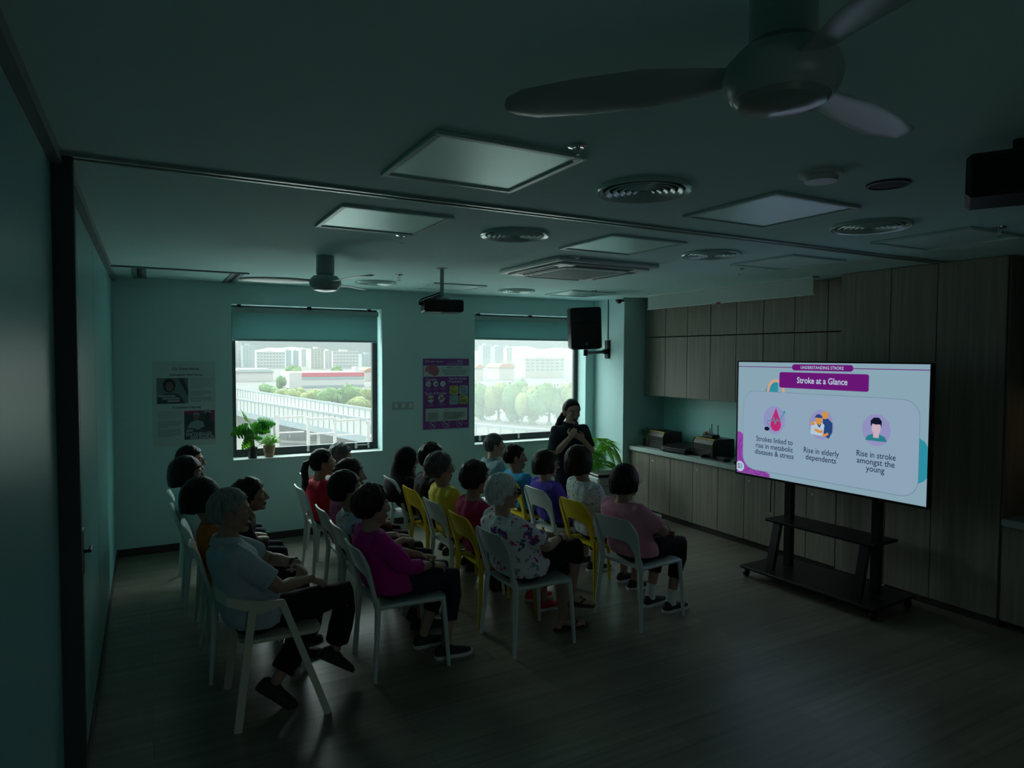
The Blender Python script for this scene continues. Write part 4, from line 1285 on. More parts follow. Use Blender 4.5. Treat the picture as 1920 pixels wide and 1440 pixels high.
for (x0, x1, y0, y1, m) in ((578, 733, 752, 590, P_YEL), (750, 903, 748, 590, P_BLU), (577, 732, 928, 762, P_BLU), (748, 903, 922, 758, P_YEL)):
    s.rect('tip_card', m, fx(x0), fx(x1), fz(y0), fz(y1), 2, 0.022)
    lines(s, P_GRY, fx(x0 + 20), fx(x1 - 20), fz(y0 - 20), fz(y1 + 70), 4, x0, 'C')
    lines(s, P_INK, fx(x0 + 20), fx(x1 - 60), fz(y1 + 55), fz(y1 + 20), 2, x0 + 1)
s.rect('text_panel', P_WH, fx(168), fx(890), fz(1208), fz(985), 2)
lines(s, P_GRY, fx(450), fx(620), fz(1030), fz(1005), 1, 8, 'C')
lines(s, P_GRY, fx(195), fx(410), fz(1195), fz(1050), 6, 9)
lines(s, P_GRY, fx(470), fx(865), fz(1185), fz(1050), 6, 10)
for k, (cx, cy) in enumerate(((288, 1272), (522, 1262), (753, 1252))):
    ring = [(fx(cx) + 0.041 * math.cos(R(q * 15)), fz(cy) + 0.041 * math.sin(R(q * 15))) for q in range(24)]
    s.stroke('prohibition_ring', P_LIN, ring, 0.006, 3, True)
    s.rect('prohibition_item', (P_BLU, P_YEL, P_BLU)[k], fx(cx - 22), fx(cx + 22), fz(cy + 14), fz(cy - 10), 2)
    s.stroke('prohibition_ring', P_LIN, [(fx(cx) - 0.029, fz(cy) + 0.029), (fx(cx) + 0.029, fz(cy) - 0.029)], 0.007, 4)
s.text('small_mark', P_LIN, 'S3', fx(870), fz(1275), 0.03, 3, 'CENTER', True)
s.done()

t = thing('wall_switches', 'row of pale switch plates on the wall between the left window and the purple poster', 'switch', (2.475, D - 0.0005, 1.335))
for k in range(3):
    p = MB().box(k * 0.088, k * 0.088 + 0.084, -0.009, 0, 0, 0.088, 0.003).build('switch_plate', mat('switch_grey', (0.40, 0.50, 0.48), 0.4), t)
    MB().box(k * 0.088 + 0.022, k * 0.088 + 0.062, -0.013, -0.009, 0.018, 0.07, 0.002).build('rocker', white_p, p)
t = thing('wall_panel_lock', 'small dark handle on the pale partition panel at the left', 'handle', (XL + 0.0005, 3.72, 1.03))
MB().box(0, 0.006, -0.035, 0.035, -0.11, 0.11, 0.003).build('backplate', black_m, t)
MB().tube([(0.006, 0, 0.0), (0.03, 0, 0.0), (0.03, 0.08, 0.0)], 0.008, 8).build('lever', black_m, t)

# ------------------------------------------------------------------ the hazy view outside
GZ = -14.0
def omat(name, col, rough=0.9, **k):
    return mat(name, col, rough, spec=0.1, **k)
g_m = omat('pale_ground', (0.20, 0.185, 0.175), var=0.12, vscale=0.15)
o = MB().box(-900, 1400, 9.0, 3200, GZ - 0.5, GZ).build('ground_outside', g_m)
struct(o)
o = MB().box(-25, 45, D + 0.9, 20, -2.6, -1.9).build('added_bounce_slab', omat('white_bounce_slab', (0.78, 0.78, 0.76), var=0.05, vscale=0.4))  # unseen pale slab added below the windows to bounce daylight onto the ceiling
struct(o)
def ray(px, py):
    d = _fw + _r2 * ((px - 960) / FPX) + _u2 * ((720 - py) / FPX)
    return d
def at_dist(px, py, y):
    d = ray(px, py)
    return Vector((0, 0, EYE)) + d * (y / d.y)
def on_ground(px, py, z=GZ):
    d = ray(px, py)
    return Vector((0, 0, EYE)) + d * ((z - EYE) / d.z)

TW = [omat('tower_white', (0.66, 0.62, 0.61)), omat('tower_grey', (0.50, 0.53, 0.55)), omat('tower_warm', (0.62, 0.57, 0.52))]
WN = omat('tower_windows', (0.34, 0.42, 0.44))
def tower(name, label, px0, px1, ptop, pbot, dist, m, rows, cols_, group=None, band=None, depth=14):
    """slab block standing on the ground DIST m away whose face spans px0..px1 and whose roof reaches ptop"""
    a, b_ = at_dist(px0, ptop, dist), at_dist(px1, ptop, dist)
    top = (a.z + b_.z) / 2
    t = thing(name, label, 'building', (a.x, dist, GZ), group=group)
    w = b_.x - a.x
    hgt = top - GZ
    MB().box(0, w, 0, depth, 0, hgt).build('walls', m, t)
    zlo = max(0.05 * hgt, hgt - (hgt - (at_dist((px0 + px1) / 2, pbot, dist).z - GZ)))
    wm = MB()
    zr = (hgt - zlo) / rows
    cw = w / cols_
    for r_ in range(rows):
        for c in range(cols_):
            wm.box(cw * (c + 0.18), cw * (c + 0.82), -0.25, 0.02, zlo + zr * (r_ + 0.25), zlo + zr * (r_ + 0.72))
    wm.build('window_rows', WN, t, smooth=0)
    MB().box(w * 0.3, w * 0.6, depth * 0.2, depth * 0.7, hgt, hgt + 0.06 * hgt + 1).build('roof_hut', m, t)
    MB().box(-0.3, w + 0.3, -0.3, depth + 0.3, hgt - 0.6, hgt + 0.3).build('parapet', m, t)
    if band:
        MB().box(-0.2, w + 0.2, -0.3, 0, band[0] * hgt, band[1] * hgt).build('red_band', omat('red_band', (0.60, 0.10, 0.13)), t)
    return t
grp = 'distant tower blocks'
tl = [(440, 452, 642, 690, 900, 0, 14, 2, 'slim pale tower block at the left edge of the left window view'),
      (455, 478, 648, 690, 880, 1, 13, 4, 'grey tower block next to the left edge in the left window view'),
      (481, 534, 660, 692, 820, 0, 5, 9, 'wide white slab block with grid windows in the left part of the left window view'),
      (536, 546, 657, 690, 900, 1, 10, 2, 'slim grey tower right of the wide white slab block'),
      (550, 560, 658, 690, 910, 1, 10, 2, 'second slim grey tower right of the wide white slab block'),
      (565, 574, 655, 690, 930, 0, 11, 2, 'slim white tower in the middle of the left window view'),
      (583, 607, 654, 697, 760, 2, 12, 4, 'warm white tower block above the red banded building'),
      (609, 622, 658, 697, 780, 0, 11, 2, 'white tower touching the warm white tower block'),
      (624, 672, 659, 690, 800, 0, 5, 8, 'wide white slab block with grid windows in the right part of the left window view'),
      (678, 703, 664, 692, 900, 1, 7, 4, 'low grey block at the right edge of the left window view')]
for (a, b_, tp, bt, ds, mi, rw, cl, lab) in tl:
    tower('tower_block', lab, a, b_, tp, bt, ds, TW[mi], rw, cl, grp)
t2 = [(905, 920, 648, 672, 820, 1, 9, 3, 'faint tower at the left of the right window view'), (928, 944, 650, 676, 840, 1, 9, 3, 'second faint tower from the left in the right window view'),
      (950, 960, 652, 676, 860, 2, 9, 2, 'third faint tower from the left in the right window view'), (985, 1058, 672, 696, 420, 2, 4, 8, 'long pale block in the right part of the right window view')]
for (a, b_, tp, bt, ds, mi, rw, cl, lab) in t2:
    tower('tower_block', lab, a, b_, tp, bt, ds, TW[mi], rw, cl, 'faint tower blocks behind the right window')
# the white two storey building with its red band
a, b_ = at_dist(543, 727, 330), at_dist(683, 727, 330)
top = at_dist(610, 698, 330).z
t = thing('white_building', 'long white two storey building with a red band behind trees in the left window view', 'building', (a.x, 330, GZ))
w = b_.x - a.x
h0 = top - GZ
MB().box(0, w, 0, 25, 0, h0).build('walls', TW[0], t)
MB().box(w * 0.16, w, -0.4, 0, h0 - 2.1, h0 - 0.2).build('red_band', omat('red_band', (0.62, 0.10, 0.14)), t)
for z in (h0 - 3.4, h0 - 7.4):
    MB().box(w * 0.16, w, -0.3, 0, z, z + 1.1).build('window_strip', WN, t)
MB().box(w * 0.90, w * 0.96, 4, 10, h0, h0 + 2.6).build('roof_hut', TW[1], t)
# low sheds at left and orange roofed sheds right
def shed(label, px0, px1, ptop, pbot, dist, m, roof):
    a, b_ = at_dist(px0, ptop, dist), at_dist(px1, ptop, dist)
    t = thing('shed', label, 'building', (a.x, dist, GZ))
    w, hh = b_.x - a.x, max(2.0, (a.z + b_.z) / 2 - GZ)
    MB().box(0, w, 0, 18, 0, hh * 0.8).build('walls', m, t)
    MB().prism([(-1, hh * 0.78), (w + 1, hh * 0.78), (w - 2, hh), (2, hh)], -1, 19, ((0, 0, 0), (1, 0, 0), (0, 0, 1), (0, 1, 0))).build('roof', roof, t)
OR = omat('orange_roof', (0.58, 0.30, 0.20))
shed('low pale shed at the left of the left window view', 440, 512, 692, 715, 420, TW[0], TW[1])
shed('low warm shed at the right end of the left window view', 684, 704, 690, 712, 400, TW[2], OR)
shed('orange roofed shed at the left of the right window view', 892, 906, 683, 692, 380, TW[2], OR)
shed('long orange roofed shed in the middle of the right window view', 936, 964, 682, 692, 390, TW[2], OR)
# hills
def hill(label, px0, px1, ph, dist, seed):
    q = random.Random(seed)
    rings = []
    a, b_ = at_dist(px0, ph, dist), at_dist(px1, ph, dist)
    n = 26
    vs_, fs = [], []
    for i in range(n + 1):
        s_ = i / n
        x = a.x + (b_.x - a.x) * s_
        hh = (a.z - GZ) * (0.25 + 0.75 * math.sin(PI * s_) ** 0.7) * (0.9 + 0.2 * noise.noise(Vector((s_ * 6, seed, 0))))
        for j, (f, dy) in enumerate(((0.0, -160), (0.6, -70), (1.0, 0), (0.5, 120), (0, 260))):
            vs_.append((x, dist + dy, GZ + hh * f))
    for i in range(n):
        for j in range(4):
            k = i * 5 + j
            fs.append((k, k + 5, k + 6, k + 1))
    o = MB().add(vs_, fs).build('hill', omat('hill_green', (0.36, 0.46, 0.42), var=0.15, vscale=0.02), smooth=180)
    tag(o, label, 'hill', 'hazy hills')
hill('hazy low hill behind the tower blocks in the left window view', 420, 640, 648, 2200, 3)
hill('hazy low hill behind the faint towers in the right window view', 850, 1120, 646, 2300, 8)

# trees: clumpy crowns of many leaves on trunks
tree_g = omat('tree_leaves', (0.20, 0.31, 0.13), var=0.3, vscale=0.6)
tree_y = omat('tree_leaves_yellow', (0.34, 0.38, 0.16), var=0.3, vscale=0.6)
bark = omat('bark', (0.20, 0.16, 0.13))
def crown_mesh(seed, n=900, sz=0.06):
    q = random.Random(seed)
    b = MB()
    lobes = [(Vector((q.uniform(-0.5, 0.5), q.uniform(-0.5, 0.5), q.uniform(-0.25, 0.4))), q.uniform(0.38, 0.6)) for _ in range(9)]
    for k in range(n):
        c, r_ = lobes[k % 9]
        d = Vector((q.gauss(0, 1), q.gauss(0, 1), q.gauss(0, 1))).normalized()
        p = c + d * r_ * q.uniform(0.75, 1.03)
        u = Vector((q.gauss(0, 1), q.gauss(0, 1), q.gauss(0, 1))).normalized()
        v = d.cross(u).normalized()
        u = (u - d * u.dot(d) * 0.6).normalized()
        s_ = sz * q.uniform(0.7, 1.6)
        b.add([p - u * s_, p + v * s_ * 0.8, p + u * s_ * 1.2, p - v * s_ * 0.8], [(0, 1, 2, 3)])
    for c, r_ in lobes:
        b.ell(c, (r_ * 0.86,) * 3, 10, 7)
    return b.mesh('crown', False)
CM = [crown_mesh(s_) for s_ in (1, 2, 3)]
for m_ in CM:
    m_.materials.append(tree_g)
CMY = [m_.copy() for m_ in CM]
for m_ in CMY:
    m_.materials.clear()
    m_.materials.append(tree_y)
def tree(label, px, pbase, ptop, pw, dist, k, yel=False, group=None):
    c = at_dist(px, ptop, dist)
    g = GZ
    top = c.z
    wd = (at_dist(px + pw, ptop, dist) - c).length
    hh = max(3.0, top - g)
    t = thing('tree', label, 'tree', (c.x, dist, g), group=group)
    o = link('crown', (CMY if yel else CM)[k % 3], None, t, 0)
    zc = 0.42 * hh
    o = link('crown', (CMY if yel else CM)[k % 3], None, t, 0)
    o.location = (0, 0, zc)
    o.scale = (wd * 1.12, wd * 1.12, max(1.5, 0.62 * hh))
    o.rotation_euler = (0, 0, k * 1.3)
    MB().tube([(0, 0, 0), (0.1, 0, zc)], [0.35, 0.2], 8).build('trunk', bark, t)
T1 = [(505, 735, 716, 20, 250, 0, 'bushy tree left of the white building in the left window view'),
      (530, 745, 724, 18, 235, 1, 'yellow green tree below the left end of the white building'),
      (556, 748, 724, 20, 225, 1, 'yellow green tree below the middle of the white building'),
      (586, 752, 726, 20, 215, 1, 'low yellow green tree in the middle of the row before the white building'),
      (622, 756, 720, 24, 205, 0, 'dark green tree in the row before the white building'),
      (655, 756, 716, 26, 200, 0, 'tallest green tree before the right end of the white building'),
      (690, 762, 722, 20, 195, 1, 'yellow green tree at the right end of the row in the left window view'),
      (672, 764, 738, 22, 180, 1, 'low bush below the tallest green tree in the left window view'),
      (528, 712, 702, 10, 330, 0, 'small dark tree beside the low pale shed'),
      (556, 697, 681, 18, 420, 0, 'green trees clump behind the white building, left'),
      (632, 694, 681, 14, 430, 0, 'green trees clump behind the white building, right')]
for k, (px, pb, pt, pw, ds, ye, lab) in enumerate(T1):
    tree(lab, px, pb, pt, pw, ds, k, bool(ye), 'trees in the left window view')
T2 = [(905, 790, 708, 26, 150, 0, 'big pale tree at the left of the right window view'), (935, 800, 704, 26, 145, 1, 'second big pale tree from the left in the right window view'),
      (968, 800, 706, 28, 140, 0, 'big pale tree in the middle of the right window view'), (1000, 805, 712, 26, 135, 1, 'yellowish pale tree right of the middle of the right window view'),
      (1030, 805, 704, 28, 132, 0, 'big pale tree behind the presenter'), (1066, 810, 710, 28, 130, 1, 'pale tree at the right edge of the right window view')]
for k, (px, pb, pt, pw, ds, ye, lab) in enumerate(T2):
    tree(lab, px, pb, pt, pw, ds, k, bool(ye), 'trees in the right window view')

# elevated road with slatted noise barrier crossing the left view
road_m = omat('concrete_deck', (0.50, 0.48, 0.46))
bar_m = omat('barrier_panel', (0.62, 0.58, 0.56))
rail_m = omat('barrier_rail', (0.36, 0.40, 0.43))
def deck(label, p0, p1, hgt, width, z, rail=True):
    """road deck from pixel p0 to p1, its barrier top at height z"""
    A_, B_ = on_ground(*p0, z), on_ground(*p1, z)
    d = (B_ - A_)
    d.z = 0
    L = d.length
    d.normalize()
    A_ = A_ - d * L * 0.12
    L *= 1.22
    n = Vector((-d.y, d.x, 0))
    t = thing('elevated_road', label, 'road', (A_.x, A_.y, 0), math.atan2(d.y, d.x))
    MB().box(0, L, 0, width, z - hgt - 0.8, z - hgt).build('deck', road_m, t)
    MB().box(0, L, -0.15, 0.0, z - hgt, z).build('noise_barrier', bar_m, t)
    MB().box(0, L, -0.25, 0.1, z - 0.06, z + 0.25).build('top_rail', rail_m, t)
    MB().box(0, L, -0.3, 0.0, z - hgt - 0.8, z - hgt + 0.2).build('edge_beam', rail_m, t)
    b = MB()
    k = 0.0
    while k < L:
        b.box(k, k + 0.14, -0.22, -0.14, z - hgt, z)
        k += 2.0
    b.build('barrier_posts', rail_m, t, smooth=0)
    b = MB()
    k = 3.0
    while k < L:
        b.box(k, k + 1.2, 1, width - 1, GZ, z - hgt - 0.8)
        k += 20
    b.build('piers', road_m, t, smooth=0)
deck('elevated road with slatted barrier crossing the left window view below the trees', (440, 729), (703, 770), 3.4, 10, -6.0)
deck('lower ramp with slatted barrier crossing the left window view below the elevated road', (440, 748), (660, 783), 2.4, 4.5, -7.0)
deck('pale ramp crossing the bottom of the right window view', (890, 797), (1060, 812), 1.6, 8, -7.0)
# posts and railings of the yard below
def gantry(label, px, pb, pt, dist):
    c0, c1 = at_dist(px, pb, dist), at_dist(px, pt, dist)
    t = thing('yard_gantry', label, 'gantry', (c0.x, dist, GZ), group='yard gantries')
    hh = c1.z - GZ
    MB().box(-0.13, 0.13, -0.13, 0.13, 0, hh).build('post', bar_m, t)
    MB().box(-0.13, 2.3, -0.1, 0.1, hh - 0.35, hh - 0.15).build('crossbeam', bar_m, t)
    MB().box(-0.13, 2.3, -0.1, 0.1, hh - 1.65, hh - 1.55).build('lower_rail', bar_m, t)
for px, pb, pt, ds, lab in [(520, 806, 778, 62, 'pale gantry post left in the yard below the ramps'), (578, 806, 781, 62, 'pale gantry post in the middle of the yard below the ramps'), (628, 808, 784, 62, 'pale gantry post right of the middle in the yard'), (690, 812, 788, 62, 'pale gantry post at the right edge of the yard')]:
    gantry(lab, px, pb, pt, ds)
for k, (p0, p1) in enumerate((((440, 803), (640, 818)), ((520, 796), (700, 806)), ((470, 826), (703, 838)))):
    a, b_ = on_ground(*p0), on_ground(*p1)
    d = b_ - a
    o = MB().box(0, d.length, -0.35, 0.35, 0, 0.35).build('yard_kerb', bar_m)
    o.location = a
    o.rotation_euler = (0, 0, math.atan2(d.y, d.x))
    tag(o, ('pale kerb line in the yard at the left of the window view', 'pale kerb line in the yard behind the gantry posts', 'pale kerb line nearest the window in the yard')[k], 'kerb', 'yard kerbs')
# ------------------------------------------------------------------ stacking chairs with an open lower back
grey_ch = mat('grey_chair_plastic', (0.62, 0.72, 0.70), 0.38)
yel_ch = mat('yellow_chair_plastic', (0.74, 0.56, 0.015), 0.38)
def chair_meshes():
    out = []
    # seat shell, slightly dished, with a turned down edge
    nx, ny = 14, 14
    vs_, fs = [], []
    for i in range(nx + 1):
        for j in range(ny + 1):
            u, v = i / nx, j / ny * 2 - 1
            hw_ = 0.205 - 0.018 * (1 - u)
            x = -0.205 + 0.43 * u + 0.015 * (1 - v * v) * (1 if u > 0.95 else 0)
            y = v * hw_
            z = 0.452 - 0.016 * (1 - v * v) * math.sin(PI * min(1, u * 1.1)) - 0.010 * max(0, u - 0.8) / 0.2
            if abs(v) > 0.9:
                z -= 0.006 * (abs(v) - 0.9) / 0.1
            z += 0.012 * max(0, 0.12 - u) / 0.12 * (1 - v * v) - 0.02 * max(0, 0.10 - u) / 0.10 * (1 - v * v)
            vs_.append((x, y, z))
    for i in range(nx):
        for j in range(ny):
            a = i * (ny + 1) + j
            fs.append((a, a + 1, a + ny + 2, a + ny + 1))
    b = MB().add(vs_, fs)
    # solid thickness by hand
    n = len(vs_)
    b.add([(x, y, z - 0.018) for x, y, z in vs_], [tuple(reversed(f)) for f in fs])
    bord = [i for i in range(ny)]
    def edge(idx):
        for p, q in zip(idx[:-1], idx[1:]):
            b.f.append((p, p + n, q + n, q))
    edge([j for j in range(ny + 1)])
    edge([nx * (ny + 1) + j for j in range(ny, -1, -1)])
    edge([i * (ny + 1) for i in range(nx, -1, -1)])
    edge([i * (ny + 1) + ny for i in range(nx + 1)])
    for s_ in (-1, 1):
        b.tube([(-0.20, s_ * 0.190, 0.435), (0.0, s_ * 0.199, 0.437), (0.205, s_ * 0.206, 0.432)], 0.014, 8, dome=True)
    b.tube([(0.208, -0.20, 0.430), (0.222, 0, 0.432), (0.208, 0.20, 0.430)], 0.013, 8)
    out.append(('seat', b.mesh('seat')))
    # backrest: wide curved band whose ends run down into the two stiles
    us = sorted(set([-1 + k * 0.1 for k in range(21)] + [-0.86, 0.86, -0.80, 0.80, -0.74, 0.74, -0.78, 0.78, -0.95, 0.95]))
    def zt(u):
        return 0.800 - 0.10 * max(0, (abs(u) - 0.55) / 0.45) ** 2.6
    def zb(u):
        a = abs(u)
        if a >= 0.80:
            return 0.43
        return 0.628 - 0.14 * max(0, (a - 0.40) / 0.40) ** 3.0
    def pos(u, z):
        k = (z - 0.43) / 0.37
        y = u * (0.197 + 0.030 * k)
        x = -0.208 - 0.088 * k ** 1.15 - 0.045 * (1 - u * u) * max(0, (k - 0.3)) ** 0.8
        return Vector((x, y, z))
    nv = 12
    F_, B_ = [], []
    for u in us:
        for j in range(nv + 1):
            s_ = j / nv
            z = zb(u) + (zt(u) - zb(u)) * s_
            p = pos(u, z)
            F_.append(p)
            th_ = 0.020 if abs(u) >= 0.8 else 0.012
            B_.append(p + Vector((-th_, 0, 0)))
    b = MB()
    m_ = nv + 1
    fs = []
    for i in range(len(us) - 1):
        for j in range(nv):
            a = i * m_ + j
            fs.append((a, a + m_, a + m_ + 1, a + 1))
    N_ = len(F_)
    fs2 = [tuple(q + N_ for q in reversed(f)) for f in fs]
    sd = []
    for i in range(len(us) - 1):
        a = i * m_
        sd.append((a, a + N_, a + m_ + N_, a + m_))
        a = i * m_ + nv
        sd.append((a, a + m_, a + m_ + N_, a + N_))
    for i in (0, len(us) - 1):
        for j in range(nv):
            a = i * m_ + j
            sd.append((a, a + 1, a + 1 + N_, a + N_))
    b.add(F_ + B_, fs + fs2 + sd)
    out.append(('backrest', b.mesh('backrest')))
    for s_ in (1, -1):
        out.append(('leg', MB().tube([(0.205, s_ * 0.203, 0.436), (0.222, s_ * 0.212, 0.25), (0.238, s_ * 0.222, 0.0)], [0.018, 0.015, 0.012], 10).mesh('front_leg')))
    for s_ in (1, -1):
        out.append(('leg', MB().tube([(-0.222, s_ * 0.190, 0.50), (-0.214, s_ * 0.194, 0.43), (-0.225, s_ * 0.210, 0.25), (-0.245, s_ * 0.232, 0.0)], [0.016, 0.020, 0.016, 0.012], 10).mesh('rear_leg')))
    return out
CH = chair_meshes()
for nm, me in CH:
    me.materials.append(grey_ch)
def chair_set(m):
    if m is grey_ch:
        return CH
    r_ = []
    for nm, me in CH:
        c = me.copy()
        c.materials.clear()
        c.materials.append(m)
        r_.append((nm, c))
    return r_
SETS = {'grey': CH, 'yellow': chair_set(yel_ch)}
for st in SETS.values():
    for nm, me in st:
        for p in me.polygons:
            p.use_smooth = True
        me.set_sharp_from_angle(angle=R(50))
def chair(x, y, rz, colour, label, group):
    t = thing('stacking_chair', label, 'chair', (x, y, 0), R(rz), group)
    for nm, me in SETS[colour]:
        o = bpy.data.objects.new(nm, me)
        COL.objects.link(o)
        o.parent = t
    return t

# ------------------------------------------------------------------ cloth, skin and hair materials
def skin_mat(name, col):
    return mat(name, col, 0.55, spec=0.35, bump=0.03, bscale=250, var=0.08, vscale=18)
SKINS = {'a': skin_mat('skin_light_tan', (0.50, 0.32, 0.23)), 'b': skin_mat('skin_tan', (0.42, 0.26, 0.18)), 'c': skin_mat('skin_brown', (0.30, 0.175, 0.12))}
LIP = mat('lips', (0.22, 0.085, 0.075), 0.45)
EYE_W = mat('eye_white', (0.55, 0.55, 0.52), 0.2)
EYE_D = mat('eye_iris', (0.012, 0.009, 0.008), 0.15)
def hair_mat(name, col, rough=0.42):
    return mat(name, col, rough, spec=0.22, bump=0.7, bscale=1.0, var=0.35, vscale=1.0, stretch=(70, 70, 9))
HAIR = {'black': hair_mat('hair_black', (0.008, 0.007, 0.007)), 'brown': hair_mat('hair_dark_brown', (0.024, 0.014, 0.010)), 'grey': hair_mat('hair_grey', (0.24, 0.25, 0.25), 0.55),
        'salt': hair_mat('hair_salt_and_pepper', (0.08, 0.083, 0.085), 0.5), 'white': hair_mat('hair_white', (0.72, 0.76, 0.76), 0.55)}
def cloth(name, col, rough=0.85):
    return mat(name, col, rough, spec=0.2, bump=0.25, bscale=22, sheen=0.05)
def pattern(name, base, spots, rough=0.85):
    """printed cloth: cell spots of several colours and sizes over a base"""
    m = bpy.data.materials.new(name)
    m.use_nodes = True
    nt = m.node_tree
    N, L = nt.nodes, nt.links
    b = N['Principled BSDF']
    b.inputs['Roughness'].default_value = rough
    b.inputs['Specular IOR Level'].default_value = 0.2
    tc = N.new('ShaderNodeTexCoord')
    wn = N.new('ShaderNodeTexNoise')
    wn.inputs['Scale'].default_value = 22
    L.new(tc.outputs['Object'], wn.inputs['Vector'])
    last = None
    for k, (col, sc, th_, ds, dens) in enumerate(spots):
        mp = N.new('ShaderNodeMapping')
        mp.inputs['Location'].default_value = (k * 3.7, k * 1.9, k * 5.3)
        L.new(tc.outputs['Object'], mp.inputs[0])
        mx0 = N.new('ShaderNodeMixRGB')
        mx0.inputs[0].default_value = ds
        L.new(mp.outputs[0], mx0.inputs[1])
        L.new(wn.outputs['Color'], mx0.inputs[2])
        vo = N.new('ShaderNodeTexVoronoi')
        vo.inputs['Scale'].default_value = sc
        L.new(mx0.outputs[0], vo.inputs['Vector'])
        lt = N.new('ShaderNodeMath')
        lt.operation = 'LESS_THAN'
        lt.inputs[1].default_value = th_
        L.new(vo.outputs['Distance'], lt.inputs[0])
        sp_ = N.new('ShaderNodeSeparateColor')
        L.new(vo.outputs['Color'], sp_.inputs[0])
        l2 = N.new('ShaderNodeMath')
        l2.operation = 'LESS_THAN'
        l2.inputs[1].default_value = dens
        L.new(sp_.outputs[0], l2.inputs[0])
        ml = N.new('ShaderNodeMath')
        ml.operation = 'MULTIPLY'
        L.new(lt.outputs[0], ml.inputs[0])
        L.new(l2.outputs[0], ml.inputs[1])
        mx = N.new('ShaderNodeMixRGB')
        L.new(ml.outputs[0], mx.inputs[0])
        if last is None:
            mx.inputs[1].default_value = (*base, 1)
        else:
            L.new(last, mx.inputs[1])
        mx.inputs[2].default_value = (*col, 1)
        last = mx.outputs[0]
    L.new(last, b.inputs['Base Color'])
    return m

# ------------------------------------------------------------------ people
def fuse(mb, name, voxel, it=3, disp=0.0, dfreq=9.0, seed=0):
    """merge overlapping closed shapes into one continuous skin"""
    me = mb.mesh(name)
    o = bpy.data.objects.new(name, me)
    COL.objects.link(o)
    md = o.modifiers.new('r', 'REMESH')
    md.mode = 'VOXEL'
    md.voxel_size = voxel
    if it:
        sm = o.modifiers.new('s', 'SMOOTH')
        sm.factor = 0.5
        sm.iterations = it
    dg = bpy.context.evaluated_depsgraph_get()
    out = bpy.data.meshes.new_from_object(o.evaluated_get(dg))
    bpy.data.objects.remove(o)
    bpy.data.meshes.remove(me)
    out.name = name
    if disp:
        ns = [v.normal.copy() for v in out.vertices]
        for v, n_ in zip(out.vertices, ns):
            p = v.co
            k = noise.noise(Vector((p.x * dfreq + seed * 7.1, p.y * dfreq, p.z * dfreq * 0.6))) + 0.6 * noise.noise(Vector((p.x * dfreq * 2.3, p.y * dfreq * 2.3 + seed, p.z * dfreq * 1.2)))
            v.co = p + n_ * (disp * k)
    return out

def V(*a):
    return Vector(a)

def head_shapes(b, M, s):
    def e(c, r_, rot=None):
        b.ell((0, 0, 0), r_, 24, 14, (M @ Matrix.Translation(c) @ (rot or Matrix.Identity(4))))
    e((-0.008, 0, 0.022), (0.093, 0.073, 0.086))
    e((0.020, 0, -0.034), (0.064, 0.057, 0.074))
    e((-0.002, 0, -0.045), (0.055, 0.058, 0.045))
    e((0.062, 0, -0.090), (0.023, 0.027, 0.018))
    e((0.074, 0, 0.026), (0.016, 0.050, 0.012))
    for q in (-1, 1):
        e((0.060, q * 0.034, -0.022), (0.026, 0.022, 0.022))
        e((-0.008, q * 0.073, -0.010), (0.019, 0.009, 0.032), Matrix.Rotation(R(-12), 4, 'Y') @ Matrix.Rotation(R(q * 18), 4, 'Z'))
        e((0.094, q * 0.010, -0.034), (0.010, 0.009, 0.008))
    b.tube([M @ V(0.080, 0, 0.020), M @ V(0.095, 0, -0.008), M @ V(0.107, 0, -0.030)], [0.008, 0.010, 0.0115], 10, dome=True)
    e((0.083, 0, -0.058), (0.011, 0.024, 0.0065))
    e((0.081, 0, -0.070), (0.011, 0.021, 0.007))

